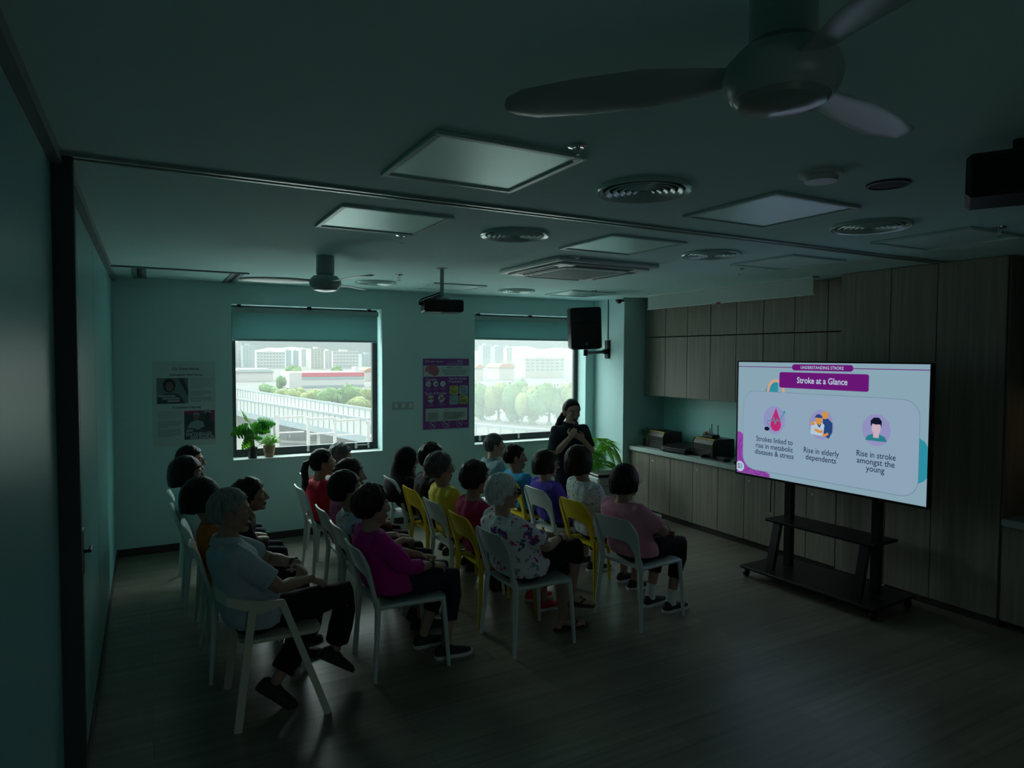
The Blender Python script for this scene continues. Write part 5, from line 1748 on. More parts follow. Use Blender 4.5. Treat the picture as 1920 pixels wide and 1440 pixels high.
def hair_mesh(style, seed):
    """closed cap around the skull that dips under the skin outside the hairline (head frame, x forward)"""
    nph, nth = 72, 48
    st = dict(
        short=((0.104, 0.085, 0.105), (-0.012, 0, 0.022), 0.004, 55),
        curly=((0.112, 0.094, 0.116), (-0.016, 0, 0.024), 0.009, 32),
        wavy=((0.112, 0.094, 0.112), (-0.018, 0, 0.020), 0.007, 26),
        bob=((0.112, 0.100, 0.125), (-0.016, 0, 0.004), 0.003, 50),
        fullbob=((0.118, 0.106, 0.130), (-0.020, 0, 0.006), 0.004, 40),
        crop=((0.110, 0.092, 0.116), (-0.018, 0, 0.014), 0.004, 45),
        tied=((0.102, 0.083, 0.105), (-0.012, 0, 0.020), 0.002, 55),
        hijab=((0.112, 0.094, 0.122), (-0.006, 0, 0.008), 0.001, 12))[style]
    (a, b_, c), ctr, amp, fr = st
    ctr = Vector(ctr)
    def zline(x):
        # height of the hair's lower edge as a function of the fore-aft position
        P = dict(short=[(-0.12, -0.070), (-0.03, -0.060), (-0.015, 0.012), (0.012, 0.014), (0.02, -0.012), (0.035, -0.008), (0.045, 0.04), (0.075, 0.058), (0.12, 0.066)],
                 curly=[(-0.13, -0.075), (-0.03, -0.070), (-0.012, -0.03), (0.02, -0.03), (0.035, 0.01), (0.06, 0.045), (0.12, 0.056)],
                 wavy=[(-0.13, -0.085), (-0.03, -0.080), (-0.012, -0.03), (0.02, -0.03), (0.035, 0.01), (0.06, 0.040), (0.12, 0.052)],
                 crop=[(-0.13, -0.090), (-0.03, -0.080), (-0.014, -0.02), (0.02, -0.02), (0.034, -0.02), (0.045, 0.03), (0.07, 0.044), (0.12, 0.05)],
                 bob=[(-0.13, -0.092), (0.02, -0.082), (0.038, -0.070), (0.046, 0.02), (0.07, 0.036), (0.12, 0.04)],
                 fullbob=[(-0.14, -0.105), (0.02, -0.090), (0.040, -0.075), (0.048, 0.02), (0.07, 0.036), (0.13, 0.04)],
                 tied=[(-0.12, -0.080), (-0.03, -0.070), (-0.015, 0.005), (0.015, 0.006), (0.03, 0.0), (0.05, 0.05), (0.075, 0.068), (0.12, 0.075)],
                 hijab=[(-0.13, -0.13), (0.5, -0.13)])[style]
        for (x0, z0), (x1, z1) in zip(P[:-1], P[1:]):
            if x <= x1:
                t_ = max(0, min(1, (x - x0) / (x1 - x0)))
                t_ = t_ * t_ * (3 - 2 * t_)
                return z0 + (z1 - z0) * t_
        return P[-1][1]
    rings = []
    for i in range(1, nth):
        th_ = -PI / 2 + PI * i / nth
        ring = []
        for k in range(nph):
            ph = 2 * PI * k / nph
            d = V(math.cos(th_) * math.cos(ph), math.cos(th_) * math.sin(ph), math.sin(th_))
            # slightly squared ellipsoid so that the cap is not a plain egg
            p = ctr + V(d.x * a, d.y * b_, d.z * c)
            if style in ('bob', 'fullbob') and p.z < 0:
                f = 1 + 0.42 * (p.z / 0.12) ** 2
                p = V(p.x * (f if p.x < 0 else 1), p.y * f, p.z)
            n_ = noise.noise(V(p.x * fr + seed * 3.3, p.y * fr, p.z * fr * 0.45)) + 0.5 * noise.noise(V(p.x * fr * 2.2, p.y * fr * 2.2, p.z * fr + seed))
            p = p + d * (amp * n_)
            if style == 'hijab':
                fy, fz = p.y / 0.058, (p.z + 0.018) / 0.082
                cov = 1.0 if p.x < 0.02 else max(0, min(1, (math.sqrt(fy * fy + fz * fz) - 1.0) / 0.12))
            else:
                cov = max(0, min(1, (p.z - zline(p.x) + 0.004 * n_) / 0.014))
            inner = V(-0.006, 0, 0.01) + V(d.x * 0.070, d.y * 0.054, d.z * 0.070)
            ring.append(inner.lerp(p, cov))
        rings.append(ring)
    return MB().loft(rings)

def hand_shapes(b, wrist, d, up, side, curl=0.5, s=1.0):
    """palm, four fingers of unequal length and a thumb leaving the side of the palm. d: direction of the hand, up: back of the hand, side: +1 left hand / -1 right"""
    d = d.normalized()
    up = (up - d * up.dot(d)).normalized()
    lat = d.cross(up).normalized()                     # towards one edge
    th = lat * (1 if side < 0 else -1) * -1            # thumb side
    k = s
    b.tube([wrist - d * 0.01, wrist + d * 0.03 * k, wrist + d * 0.065 * k, wrist + d * 0.088 * k], [0.026 * k, 0.034 * k, 0.040 * k, 0.036 * k], 14, flat=0.42, up=tuple(up), dome=True)
    for i, (off, L) in enumerate(((0.028, 0.066), (0.010, 0.076), (-0.009, 0.071), (-0.027, 0.056))):
        p = wrist + d * (0.086 - 0.004 * abs(i - 1)) * k + th * off * k
        ang = R(12)
        pts, rad = [p - d * 0.012 * k], [0.0088 * k]
        dirv = (d + th * off * 1.6).normalized()
        for j, f in enumerate((0.46, 0.30, 0.24)):
            ca = ang + R(62) * curl * (1 if j else 0.6)
            ang = ca
            dv = dirv * math.cos(ca) - up * math.sin(ca)
            pts.append(pts[-1] + dv * (L * f + (0.012 if j == 0 else 0)) * k)
            rad.append((0.0085, 0.0078, 0.0068)[j] * k)
        b.tube(pts, rad, 8, dome=True)
    p = wrist + d * 0.022 * k + th * 0.028 * k
    q1 = p + (d * 0.65 + th * 0.7 - up * 0.25).normalized() * 0.038 * k
    q2 = q1 + (d * 0.9 + th * 0.25 - up * 0.3).normalized() * 0.03 * k
    q3 = q2 + (d * 0.95 - up * 0.35).normalized() * 0.022 * k
    b.tube([p - th * 0.01, q1, q2, q3], [0.0125 * k, 0.0105 * k, 0.0095 * k, 0.008 * k], 8, dome=True)

def shoe(parent, ankle, yaw, m, sole_m, s=1.0, pitch=0.0, slipper=False):
    """low shoe around the foot below ANKLE, with its sole as a part of its own"""
    M = Matrix.Translation(ankle) @ Matrix.Rotation(yaw, 4, 'Z') @ Matrix.Rotation(pitch, 4, 'Y') @ Matrix.Translation((0, 0, -0.085))
    secs = [(-0.072, 0.012, 0.040), (-0.066, 0.026, 0.066), (-0.045, 0.035, 0.082), (-0.01, 0.037, 0.088), (0.03, 0.037, 0.078), (0.07, 0.042, 0.060), (0.11, 0.046, 0.050), (0.145, 0.042, 0.042), (0.172, 0.028, 0.034), (0.182, 0.008, 0.026)]
    rings = []
    for x, w, h_ in secs:
        ring = []
        for q in range(14):
            a = 2 * PI * q / 14
            ca, sa = math.cos(a), math.sin(a)
            z = 0.017 + (h_ - 0.017) * max(0, sa) ** 0.8 if sa > 0 else 0.017 + 0.004 * sa
            ring.append(M @ V(x * s, w * ca * s, z * s))
        rings.append(ring)
    o = MB().loft(rings).build('shoe', m, parent, 60)
    out = [(x, w) for x, w, _ in secs]
    poly = [(x * 1.03, w + 0.003) for x, w in out] + [(x * 1.03, -(w + 0.003)) for x, w in reversed(out)]
    a = [M @ V(x * s, y * s, 0.000) for x, y in poly]
    c = [M @ V(x * s, y * s, 0.022 * s) for x, y in poly]
    MB().loft([a, c]).build('sole', sole_m, o, 60)
    return o

def ring_band(c, axis, r_, w, t_, n=24):
    """flat band around a limb"""
    q = Vector(axis).to_track_quat('Z', 'Y').to_matrix().to_4x4()
    M = Matrix.Translation(c) @ q
    b = MB()
    prof = [(r_, -w), (r_ + t_, -w * 0.8), (r_ + t_, w * 0.8), (r_, w)]
    rings = [[M @ V(rr * math.cos(2 * PI * k / n), rr * math.sin(2 * PI * k / n), z) for k in range(n)] for rr, z in prof]
    return b.loft(rings, cap=False)

def eyes(root, HM):
    for q in (-1, 1):
        b = MB().ell((0, 0, 0), (0.0125, 0.0125, 0.0105), 12, 8, HM @ Matrix.Translation((0.0715, q * 0.031, 0.004)))
        n0 = len(b.f)
        b.ell((0, 0, 0), (0.0045, 0.0055, 0.0055), 10, 6, HM @ Matrix.Translation((0.081, q * 0.0315, 0.003)))
        me = b.mesh('eye')
        me.materials.append(EYE_W)
        me.materials.append(EYE_D)
        for p in me.polygons[n0:]:
            p.material_index = 1
        link('eye', me, None, root, 180)

def glasses(root, HM, m, lens_m=None, big=False):
    b = MB()
    rr_ = 0.024 if big else 0.021
    for q in (-1, 1):
        pts = [HM @ V(0.096, q * 0.032 + rr_ * math.cos(a) * 1.15, 0.002 + rr_ * math.sin(a) * 0.85) for a in [2 * PI * k / 20 for k in range(21)]]
        b.tube(pts, 0.0020, 6)
        b.tube([HM @ V(0.094, q * 0.056, 0.008), HM @ V(0.04, q * 0.077, 0.008), HM @ V(-0.012, q * 0.080, 0.006), HM @ V(-0.022, q * 0.079, -0.010)], 0.0021, 6)
    b.tube([HM @ V(0.098, -0.009, 0.006), HM @ V(0.101, 0, 0.008), HM @ V(0.098, 0.009, 0.006)], 0.002, 6)
    o = b.build('glasses', m, root)
    if lens_m:
        l_ = MB()
        for q in (-1, 1):
            ring = [HM @ V(0.0965 + 0.002 * math.cos(a), q * 0.032 + rr_ * math.cos(a) * 1.15, 0.002 + rr_ * math.sin(a) * 0.85) for a in [2 * PI * k / 20 for k in range(20)]]
            l_.loft([ring, [p + (HM.to_3x3() @ V(-0.0015, 0, 0)) for p in ring]])
        l_.build('lens', lens_m, o)
    return o

def lip_faces(me, HM):
    """mouth colour on the faces of the lips"""
    inv = HM.inverted()
    me.materials.append(LIP)
    for p in me.polygons:
        c = inv @ p.center
        if c.x > 0.066 and abs(c.y) < 0.026 and -0.080 < c.z < -0.050:
            f = (c.y / 0.025) ** 2 + ((c.z + 0.064) / 0.013) ** 2
            if f < 1:
                p.material_index = 1

def ball(b, c, r_):
    b.ell(c, (r_, r_, r_), 16, 10)

def person(name_label, x, y, rz, top, sk='b', hair=('bob', 'black'), shirt=None, sleeve='short', pants=None, hem=0.10, shoes=None, sole=None,
           hy=-5, hp=0, hroll=0, girth=1.07, s=0.95, width=1.0, arms=None, legs=None, specs=None, sun=False, collar=False, watch=None, watch_m=None, bare=False, socks=None, group='seated audience', pony=False, loose=False, hs=1.07, belly=0.0, fine=0.0055, legw=1.0):
    """someone sitting on a chair at (x, y) facing rz; TOP is the world position of the crown of the head"""
    M0 = Matrix.Translation((x, y, 0)) @ Matrix.Rotation(R(rz), 4, 'Z')
    inv = M0.inverted()
    tl = inv @ Vector(top) - V(0, 0, 0.014)
    HR = Matrix.Rotation(R(hy), 4, 'Z') @ Matrix.Rotation(R(hp), 4, 'Y') @ Matrix.Rotation(R(hroll), 4, 'X')
    hc = tl - V(0, 0, 0.120 * hs + 0.003)
    HM = Matrix.Translation(hc) @ HR @ Matrix.Scale(hs, 4)
    neck = hc + V(-0.036, 0, -0.128 * hs)
    neck.x = max(neck.x, -0.205)
    pel = V(-0.075, 0, 0.50)
    if neck.x - pel.x > 0.15:
        neck.x = pel.x + (neck.x - pel.x) * 0.85
    mid = V((pel.x + neck.x) / 2 - 0.018, neck.y * 0.5, (pel.z + neck.z) / 2)
    def spine(t_):
        return pel * (1 - t_) ** 2 + mid * 2 * t_ * (1 - t_) + neck * t_ ** 2
    G = girth
    SEC = [(-0.10, 0.085, 0.13), (0.0, 0.118, 0.165), (0.12, 0.122, 0.172), (0.30, 0.112, 0.156), (0.50, 0.106, 0.155), (0.68, 0.103, 0.165), (0.82, 0.092, 0.168), (0.91, 0.072, 0.135), (0.97, 0.052, 0.075), (1.0, 0.046, 0.056)]
    def torso(b, inf, t0, t1, n=28):
        rings = []
        for t_, rx, ry in SEC:
            if t_ < t0 - 1e-6 or t_ > t1 + 1e-6:
                continue
            c = spine(max(t_, 0)) + (V(0, 0, 0.46 * t_) if t_ < 0 else V(0, 0, 0))
            k = 1.0 if t_ > 0.9 else G
            ring = []
            for q in range(n):
                a = 2 * PI * q / n
                ca, sa = math.cos(a), math.sin(a)
                ex = rx * 0.93 * k + inf
                if ca > 0 and 0.05 < t_ < 0.6:
                    ex += belly
                ring.append(c + V(ex * math.copysign(abs(ca) ** 0.85, ca), (ry * k * width + inf) * math.copysign(abs(sa) ** 0.85, sa), 0))
            rings.append(ring)
        b.loft(rings)
    sh_ = {}
    for q in (-1, 1):
        sh_[q] = spine(0.86) + V(0.0, q * 0.150 * width * (0.6 + 0.4 * G), -0.004)
    ar = arms or {}
    A = {}
    for q in (-1, 1):
        k = 'L' if q > 0 else 'R'
        if k in ar:
            A[q] = [Vector(p) for p in ar[k][:2]] + list(ar[k][2:])
        else:
            el = V(sh_[q].x + 0.075, q * 0.215 * width * (0.7 + 0.3 * G), sh_[q].z - 0.225)
            wr = V(0.125, q * 0.085, 0.648)
            A[q] = [el, wr, V(0.95, -q * 0.45, -0.12), V(0.1, 0.1 * q, 1)]
    lg = legs or {}
    LG = {}
    for q in (-1, 1):
        k = 'L' if q > 0 else 'R'
        if k in lg:
            LG[q] = [Vector(p) for p in lg[k][:2]] + list(lg[k][2:])
        else:
            LG[q] = [V(0.315, q * 0.095, 0.515), V(0.285 + 0.02 * q, q * 0.10, 0.085)]
    # --- the body, one continuous surface
    b = MB()
    torso(b, -0.008, -0.10, 1.0)
    ball(b, sh_[1], 0.046)
    ball(b, sh_[-1], 0.046)
    for q in (-1, 1):
        el, wr, hd_, hu = A[q]
        b.tube([sh_[q], sh_[q].lerp(el, 0.4), el, el.lerp(wr, 0.3), wr.lerp(el, 0.12), wr + (wr - el).normalized() * 0.012], [0.047 * G, 0.044 * G, 0.037, 0.038, 0.026, 0.024], 14, dome=True)
        hand_shapes(b, wr, Vector(hd_), Vector(hu), q, 0.55, 0.95)
        kn, an = LG[q][:2]
        hip = V(-0.075, q * 0.082, 0.530)
        b.tube([hip, hip.lerp(kn, 0.5), kn, kn.lerp(an, 0.28), kn.lerp(an, 0.62), an], [0.072 * G, 0.066 * G, 0.050, 0.050, 0.040, 0.031], 16, dome=True)
        fy = LG[q][2] if len(LG[q]) > 2 else R(-6 * q * -1)
        fp = LG[q][3] if len(LG[q]) > 3 else 0.0
        FM = Matrix.Translation(an) @ Matrix.Rotation(fy, 4, 'Z') @ Matrix.Rotation(fp, 4, 'Y')
        b.tube([FM @ V(-0.02, 0, -0.03), FM @ V(0.03, 0, -0.045), FM @ V(0.09, 0, -0.062), FM @ V(0.135, 0, -0.066)], [0.030, 0.032, 0.030, 0.022] if not bare else [0.032, 0.033, 0.036, 0.033], 12, flat=0.62 if bare else 0.55, up=(0, 0, 1), dome=True)
        b.ell((0, 0, 0), (0.028, 0.026, 0.026), 12, 8, FM @ Matrix.Translation((-0.035, 0, -0.055)))
        if bare:
            for j in range(5):
                yy = (j - 2) * 0.0155 * -q
                b.tube([FM @ V(0.15, yy, -0.064), FM @ V(0.178 - 0.006 * j, yy * 1.08, -0.068), FM @ V(0.195 - 0.008 * j, yy * 1.1, -0.072)], [0.010 if j else 0.013, 0.0085 if j else 0.012, 0.0075 if j else 0.010], 8, dome=True)
    b.tube([spine(0.93), neck.lerp(HM @ V(-0.012, 0, -0.05), 0.5), HM @ V(-0.012, 0, -0.03)], [0.056, 0.050, 0.050], 18)
    head_shapes(b, HM, hs)
    me = fuse(b, 'person', fine, 2)
    me.materials.append(SKINS[sk])
    lip_faces(me, HM)
    root = link('person', me, None, None, 180)
    root.location = (x, y, 0)
    root.rotation_euler = (0, 0, R(rz))
    tag(root, name_label, 'person', group)
    # --- hair
    style, hcol = hair
    hm = hair_mesh(style, x * 3 + y).xf(HM)
    if pony:
        q0 = [HM @ V(-0.095, 0, 0.02), HM @ V(-0.135, 0.0, 0.0), HM @ V(-0.150, 0.004, -0.06), HM @ V(-0.140, 0, -0.13), HM @ V(-0.150, 0.0, -0.19), HM @ V(-0.142, 0, -0.225)]
        hm.tube(q0, [0.022, 0.030, 0.033, 0.030, 0.027, 0.010], 12, dome=True)
    if loose:
        for q in (-1, 1):
            hm.tube([HM @ V(-0.03, q * 0.07, 0.02), HM @ V(-0.04, q * 0.085, -0.06), HM @ V(-0.045, q * 0.080, -0.14), HM @ V(-0.03, q * 0.075, -0.20)], [0.035, 0.036, 0.034, 0.014], 10, dome=True)
        hm.tube([HM @ V(-0.07, 0, 0.0), HM @ V(-0.085, 0, -0.09), HM @ V(-0.08, 0, -0.19)], [0.05, 0.052, 0.02], 14, dome=True)
    if style == 'hijab':
        sc_ = []
        for t_, z, rx, ry, xo in ((0, 0.02, 0.100, 0.086, -0.022), (1, -0.04, 0.106, 0.092, -0.028), (2, -0.09, 0.112, 0.104, -0.034), (3, -0.14, 0.130, 0.140, -0.042), (4, -0.19, 0.160, 0.215, -0.05), (5, -0.26, 0.168, 0.252, -0.056), (6, -0.36, 0.168, 0.250, -0.062)):
            ring = []
            for q in range(32):
                a = 2 * PI * q / 32
                rr_ = 1 + 0.02 * math.sin(a * 9 + z * 30)
                p = V(xo + rx * math.cos(a) * rr_, ry * math.sin(a) * rr_, z)
                if t_ < 2 and p.x > 0.02:
                    p.x = 0.02 + (p.x - 0.02) * 0.35
                ring.append(HM @ p if t_ < 3 else hc + p * 1.0)
            sc_.append(ring)
        hm.loft(sc_)
        hm.build('headscarf', hcol, root, 180)
    else:
        hm.build('hair', HAIR[hcol], root, 180)
    eyes(root, HM)
    # --- shirt
    b = MB()
    torso(b, 0.023, 0.0, 0.97)
    slv = {'short': 0.80, 'elbow': 1.0, 'threeq': 1.5, 'long': 1.92}[sleeve]
    for q in (-1, 1):
        el, wr = A[q][:2]
        ball(b, sh_[q], 0.058 * (0.5 + 0.5 * G))
        pts, rad = [spine(0.84) + V(0, q * 0.07, 0)], [0.060]
        ends = [(0.0, 0.062 * (0.5 + 0.5 * G)), (0.35, 0.062 * (0.4 + 0.6 * G)), (0.80, 0.060 * (0.4 + 0.6 * G)), (1.0, 0.050), (1.25, 0.047), (1.5, 0.044), (1.92, 0.036)]
        for t_, r_ in ends:
            if t_ <= slv + 1e-6:
                pts.append(sh_[q].lerp(el, t_) if t_ <= 1 else el.lerp(wr, t_ - 1))
                rad.append(r_ if sleeve != 'short' else max(r_, 0.058 * (0.4 + 0.6 * G)))
        b.tube(pts, rad, 16)
    b.ell((0, 0, 0), (0.085, 0.150 * G * width, 0.060), 18, 10, Matrix.Translation(spine(0.08) + V(0.075 * G + belly, 0, 0.03)))
    sm = fuse(b, 'shirt', 0.009, 2, 0.008, 10, x + y)
    sm.materials.append(shirt)
    sho = link('shirt', sm, None, root, 180)
    if collar:
        c = neck + V(-0.004, 0, -0.006)
        cb = MB()
        rings = []
        for r1, dz, dx in ((0.070, -0.016, 0.0), (0.064, 0.020, -0.004), (0.068, 0.024, -0.004), (0.092, -0.020, 0.002), (0.086, -0.024, 0.002)):
            rings.append([c + V(dx + r1 * 1.02 * math.cos(2 * PI * k / 28), r1 * 1.08 * math.sin(2 * PI * k / 28), dz - 0.020 * max(0, math.cos(2 * PI * k / 28)) ** 2) for k in range(28)])
        cb.loft(rings, cap=False).build('collar', shirt, sho, 60)
    # --- trousers
    b = MB()
    torso(b, 0.003, -0.10, 0.30)
    for q in (-1, 1):
        kn, an = LG[q][:2]
        hip = V(-0.075, q * 0.084, 0.532)
        hm_ = max(0.02, min(0.95, 1 - hem / 0.43))
        pts = [hip, hip.lerp(kn, 0.5), kn, kn.lerp(an, 0.25)]
        rad = [0.082 * G, 0.076 * G, 0.064, 0.064]
        if hm_ > 0.3:
            pts += [kn.lerp(an, hm_ * 0.7), kn.lerp(an, hm_)]
            rad += [0.058 * legw, 0.055 * legw]
        else:
            pts = pts[:3] + [kn.lerp(an, hm_)]
            rad = rad[:3] + [0.064]
        b.tube(pts, rad, 16)
    pm = fuse(b, 'trousers', 0.010, 3, 0.005, 10, x)
    pm.materials.append(pants)
    link('trousers', pm, None, root, 180)
    # --- feet
    for q in (-1, 1):
        kn, an = LG[q][:2]
        fy = LG[q][2] if len(LG[q]) > 2 else R(6 * q)
        fp = LG[q][3] if len(LG[q]) > 3 else 0.0
        if socks:
            FMz = an + (kn - an).normalized() * 0.0
            MB().tube([an + V(0.004, 0, -0.03), an, an + (kn - an).normalized() * 0.085], [0.040, 0.038, 0.041], 16, dome=False).build('sock', socks, root, 60)
        if shoes is not None:
            shoe(root, an, fy, shoes, sole or shoes, 1.0, fp)
        elif bare:
            M = Matrix.Translation(an) @ Matrix.Rotation(fy, 4, 'Z') @ Matrix.Rotation(fp, 4, 'Y') @ Matrix.Translation((0, 0, -0.085))
            prof = [(-0.07, 0.018), (-0.055, 0.032), (0.0, 0.034), (0.06, 0.040), (0.12, 0.046), (0.175, 0.042), (0.205, 0.022)]
            poly = prof + [(a_, -c_) for a_, c_ in reversed(prof)]
            so = MB().loft([[M @ V(a_, c_, -0.012) for a_, c_ in poly], [M @ V(a_, c_, 0.004) for a_, c_ in poly]]).build('sandal', sole, root, 60)
            st_ = MB()
            for sg in (-1, 1):
                st_.tube([M @ V(0.13, 0.0, 0.022), M @ V(0.105, sg * 0.028, 0.048), M @ V(0.06, sg * 0.044, 0.012)], 0.007, 8)
            st_.build('strap', sole, so)
    if specs:
        glasses(root, HM, specs)
    if sun:
        g = MB()
        for q in (-1, 1):
            ring = [V(0.098 - 0.10 * (0.032 + 0.03 * math.cos(a)) ** 1.0 * 0.35, q * (0.033 + 0.030 * math.cos(a)), 0.004 + 0.021 * math.sin(a)) for a in [2 * PI * k / 20 for k in range(20)]]
            g.loft([[HM @ p for p in ring], [HM @ (p + V(-0.004, 0, 0)) for p in ring]])
            g.tube([HM @ V(0.088, q * 0.062, 0.010), HM @ V(0.04, q * 0.080, 0.008), HM @ V(-0.015, q * 0.083, 0.004)], [0.008, 0.006, 0.004], 8, flat=0.4)
        g.tube([HM @ V(0.098, -0.01, 0.01), HM @ V(0.098, 0.01, 0.01)], 0.004, 6)
        g.build('sunglasses', sun, root)
    for q in watch or ():
        el, wr = A[q][:2]
        d = (wr - el).normalized()
        ring_band(wr - d * 0.012, d, 0.0285, 0.010, 0.004).build('wristwatch' if watch_m is not None else 'bracelet', watch_m or black_p, root, 60)
    return root, A, HM
# ------------------------------------------------------------------ the audience
def crown(px, py, yy):
    return at_dist(px, py, yy)
NAVYC = cloth('dark_navy_trousers', (0.022, 0.026, 0.045))
BLACKC = cloth('black_trousers', (0.008, 0.008, 0.010))
SHOE_B = mat('black_shoe', (0.012, 0.012, 0.014), 0.6)
SOLE_W = mat('pale_sole', (0.7, 0.74, 0.74), 0.6)
SOLE_B = mat('dark_sole', (0.03, 0.03, 0.03), 0.6)
SHOE_R = mat('red_shoe', (0.6, 0.03, 0.05), 0.6)
SPEC = mat('spectacle_frame', (0.02, 0.02, 0.022), 0.3, metal=0.5)
SPEC_S = mat('silver_spectacle_frame', (0.6, 0.62, 0.62), 0.25, metal=1.0)
C = dict(
    white=cloth('white_shirt', (0.72, 0.78, 0.78)), orange=cloth('orange_shirt', (0.70, 0.16, 0.03)), lightblue=pattern('pale_blue_shirt', (0.43, 0.50, 0.57), [((0.35, 0.42, 0.50), 160, 0.35, 0.0, 0.6)]),
    navy=cloth('navy_top', (0.010, 0.011, 0.022)), red=cloth('red_shirt', (0.60, 0.015, 0.04)), grey=cloth('grey_shirt', (0.25, 0.30, 0.30)), plum=cloth('plum_shirt', (0.30, 0.05, 0.14)),
    magenta=cloth('magenta_jumper', (0.52, 0.012, 0.27)), black=cloth('black_top', (0.008, 0.010, 0.013)), yellow=cloth('yellow_shirt', (0.80, 0.64, 0.06)), maroon=cloth('maroon_shirt', (0.44, 0.02, 0.10)),
    slate=cloth('slate_shirt', (0.22, 0.33, 0.35)), blue=cloth('blue_shirt', (0.04, 0.34, 0.58)), purple=cloth('purple_shirt', (0.10, 0.06, 0.48)), pink=cloth('pink_shirt', (0.74, 0.31, 0.42)), teal=cloth('dark_teal_top', (0.022, 0.036, 0.044)),
    floral=pattern('floral_blouse', (0.80, 0.82, 0.84), [((0.22, 0.10, 0.34), 13, 0.36, 0.10, 0.50), ((0.75, 0.04, 0.26), 24, 0.36, 0.08, 0.38), ((0.32, 0.40, 0.45), 18, 0.32, 0.12, 0.40)]),
    print_=pattern('colour_print_blouse', (0.58, 0.66, 0.76), [((0.03, 0.04, 0.09), 12, 0.42, 0.14, 0.55), ((0.70, 0.32, 0.25), 13, 0.40, 0.12, 0.42), ((0.65, 0.58, 0.2), 15, 0.38, 0.12, 0.34), ((0.4, 0.18, 0.42), 17, 0.38, 0.12, 0.36)]),
    dotted=pattern('speckled_blouse', (0.80, 0.88, 0.88), [((0.08, 0.12, 0.12), 36, 0.26, 0.05, 0.5), ((0.18, 0.26, 0.26), 55, 0.28, 0.05, 0.45)]))
SCARF = cloth('black_headscarf', (0.006, 0.006, 0.008))

seats = [  # chair x, y, turn, colour, label
    (0.47, 6.32, 0, 'grey', 'grey chair nearest the back wall in the leftmost row'),
    (0.47, 5.74, 0, 'grey', 'grey chair under the bobbed woman in the leftmost row'),
    (0.53, 5.12, 0, 'grey', 'grey chair under the leaning woman in black in the leftmost row'),
    (0.55, 4.52, 0, 'grey', 'grey chair under the person in orange, just behind the grey haired man'),
    (1.64, 6.66, 0, 'grey', 'grey chair nearest the left window in the second row'),
    (1.48, 6.08, 0, 'grey', 'grey chair under the ponytailed woman in red'),
    (1.465, 5.16, 0, 'grey', 'grey chair under the person in plum, behind the printed blouse'),
    (1.445, 4.60, 0, 'grey', 'grey chair under the woman in the colourful printed blouse'),
    (1.415, 4.08, 0, 'grey', 'grey chair under the woman in magenta'),
    (2.33, 6.15, 0, 'grey', 'grey chair under the woman in the black headscarf'),
    (2.33, 5.59, 0, 'yellow', 'yellow chair left of the person in yellow, under the curly haired person'),
    (2.31, 5.03, 0, 'grey', 'grey chair under the person in yellow'),
    (2.31, 4.50, 0, 'yellow', 'yellow chair under the person in maroon'),
    (2.30, 3.98, 2, 'grey', 'grey chair under the white haired woman in sunglasses'),
    (3.32, 6.22, 0, 'grey', 'grey chair nearest the right window in the front row'),
    (3.32, 5.62, 0, 'yellow', 'yellow chair under the man in blue'),
    (3.31, 5.08, 0, 'grey', 'grey chair under the woman in purple'),
    (3.33, 4.52, 0, 'yellow', 'yellow chair under the woman in the speckled white blouse'),
    (3.265, 3.95, 9, 'grey', 'grey chair under the woman in pink at the end of the front row')]
for k, (x, y, rz, c, lab) in enumerate(seats):
    chair(x, y, rz, c, lab, 'audience chairs')
ST = {k: seats[i] for i, k in enumerate('ABECGFHIJKLMNOPQRST')}

def sit(k, label, px, py, dy=0.0, dx=0.0, **kw):
    x, y, rz = ST[k][:3]
    return person(label, x + dx, y, rz, crown(px, py, y + dy), **kw)

sit('A', 'man in a white shirt and glasses nearest the back wall in the leftmost row', 357, 832, sk='b', hair=('short', 'black'), shirt=C['white'], pants=BLACKC, shoes=SHOE_B, specs=SPEC, hy=-10)
sit('B', 'woman with a black bob in the leftmost row, in front of the man in white', 352, 853, sk='b', hair=('fullbob', 'black'), shirt=C['white'], sleeve='elbow', pants=NAVYC, shoes=SHOE_B, hy=-4)
sit('E', 'woman in black with dark tied hair leaning forward behind the grey haired man', 470, 892, dx=0.0, sk='b', hair=('wavy', 'black'), loose=True, shirt=C['navy'], sleeve='long', pants=NAVYC, shoes=SHOE_B, hy=-8, hp=-6, specs=None)
sit('C', 'person with a dark bob in an orange shirt, seated behind the grey haired man', 380, 890, sk='b', hair=('bob', 'black'), shirt=C['orange'], pants=BLACKC, shoes=SHOE_B, hy=-2)
sit('G', 'grey curly haired person at the left window, behind the ponytailed woman', 640, 830, sk='b', hair=('curly', 'salt'), shirt=C['grey'], pants=BLACKC, shoes=SHOE_B, hy=0)
sit('F', 'ponytailed woman with glasses in a red shirt below the left window', 605, 838, sk='b', hair=('tied', 'black'), pony=True, shirt=C['red'], pants=NAVYC, shoes=SHOE_B, specs=SPEC_S, hy=-6)
sit('H', 'brown haired person in a plum shirt behind the woman in the printed blouse', 658, 856, sk='b', hair=('bob', 'brown'), shirt=C['plum'], sleeve='elbow', pants=BLACKC, shoes=SHOE_B, hy=-4)
sit('I', 'woman with a short dark bob in a colourful printed blouse', 650, 878, sk='a', hair=('crop', 'black'), shirt=C['print_'], pants=BLACKC, shoes=SHOE_B, hy=-2)
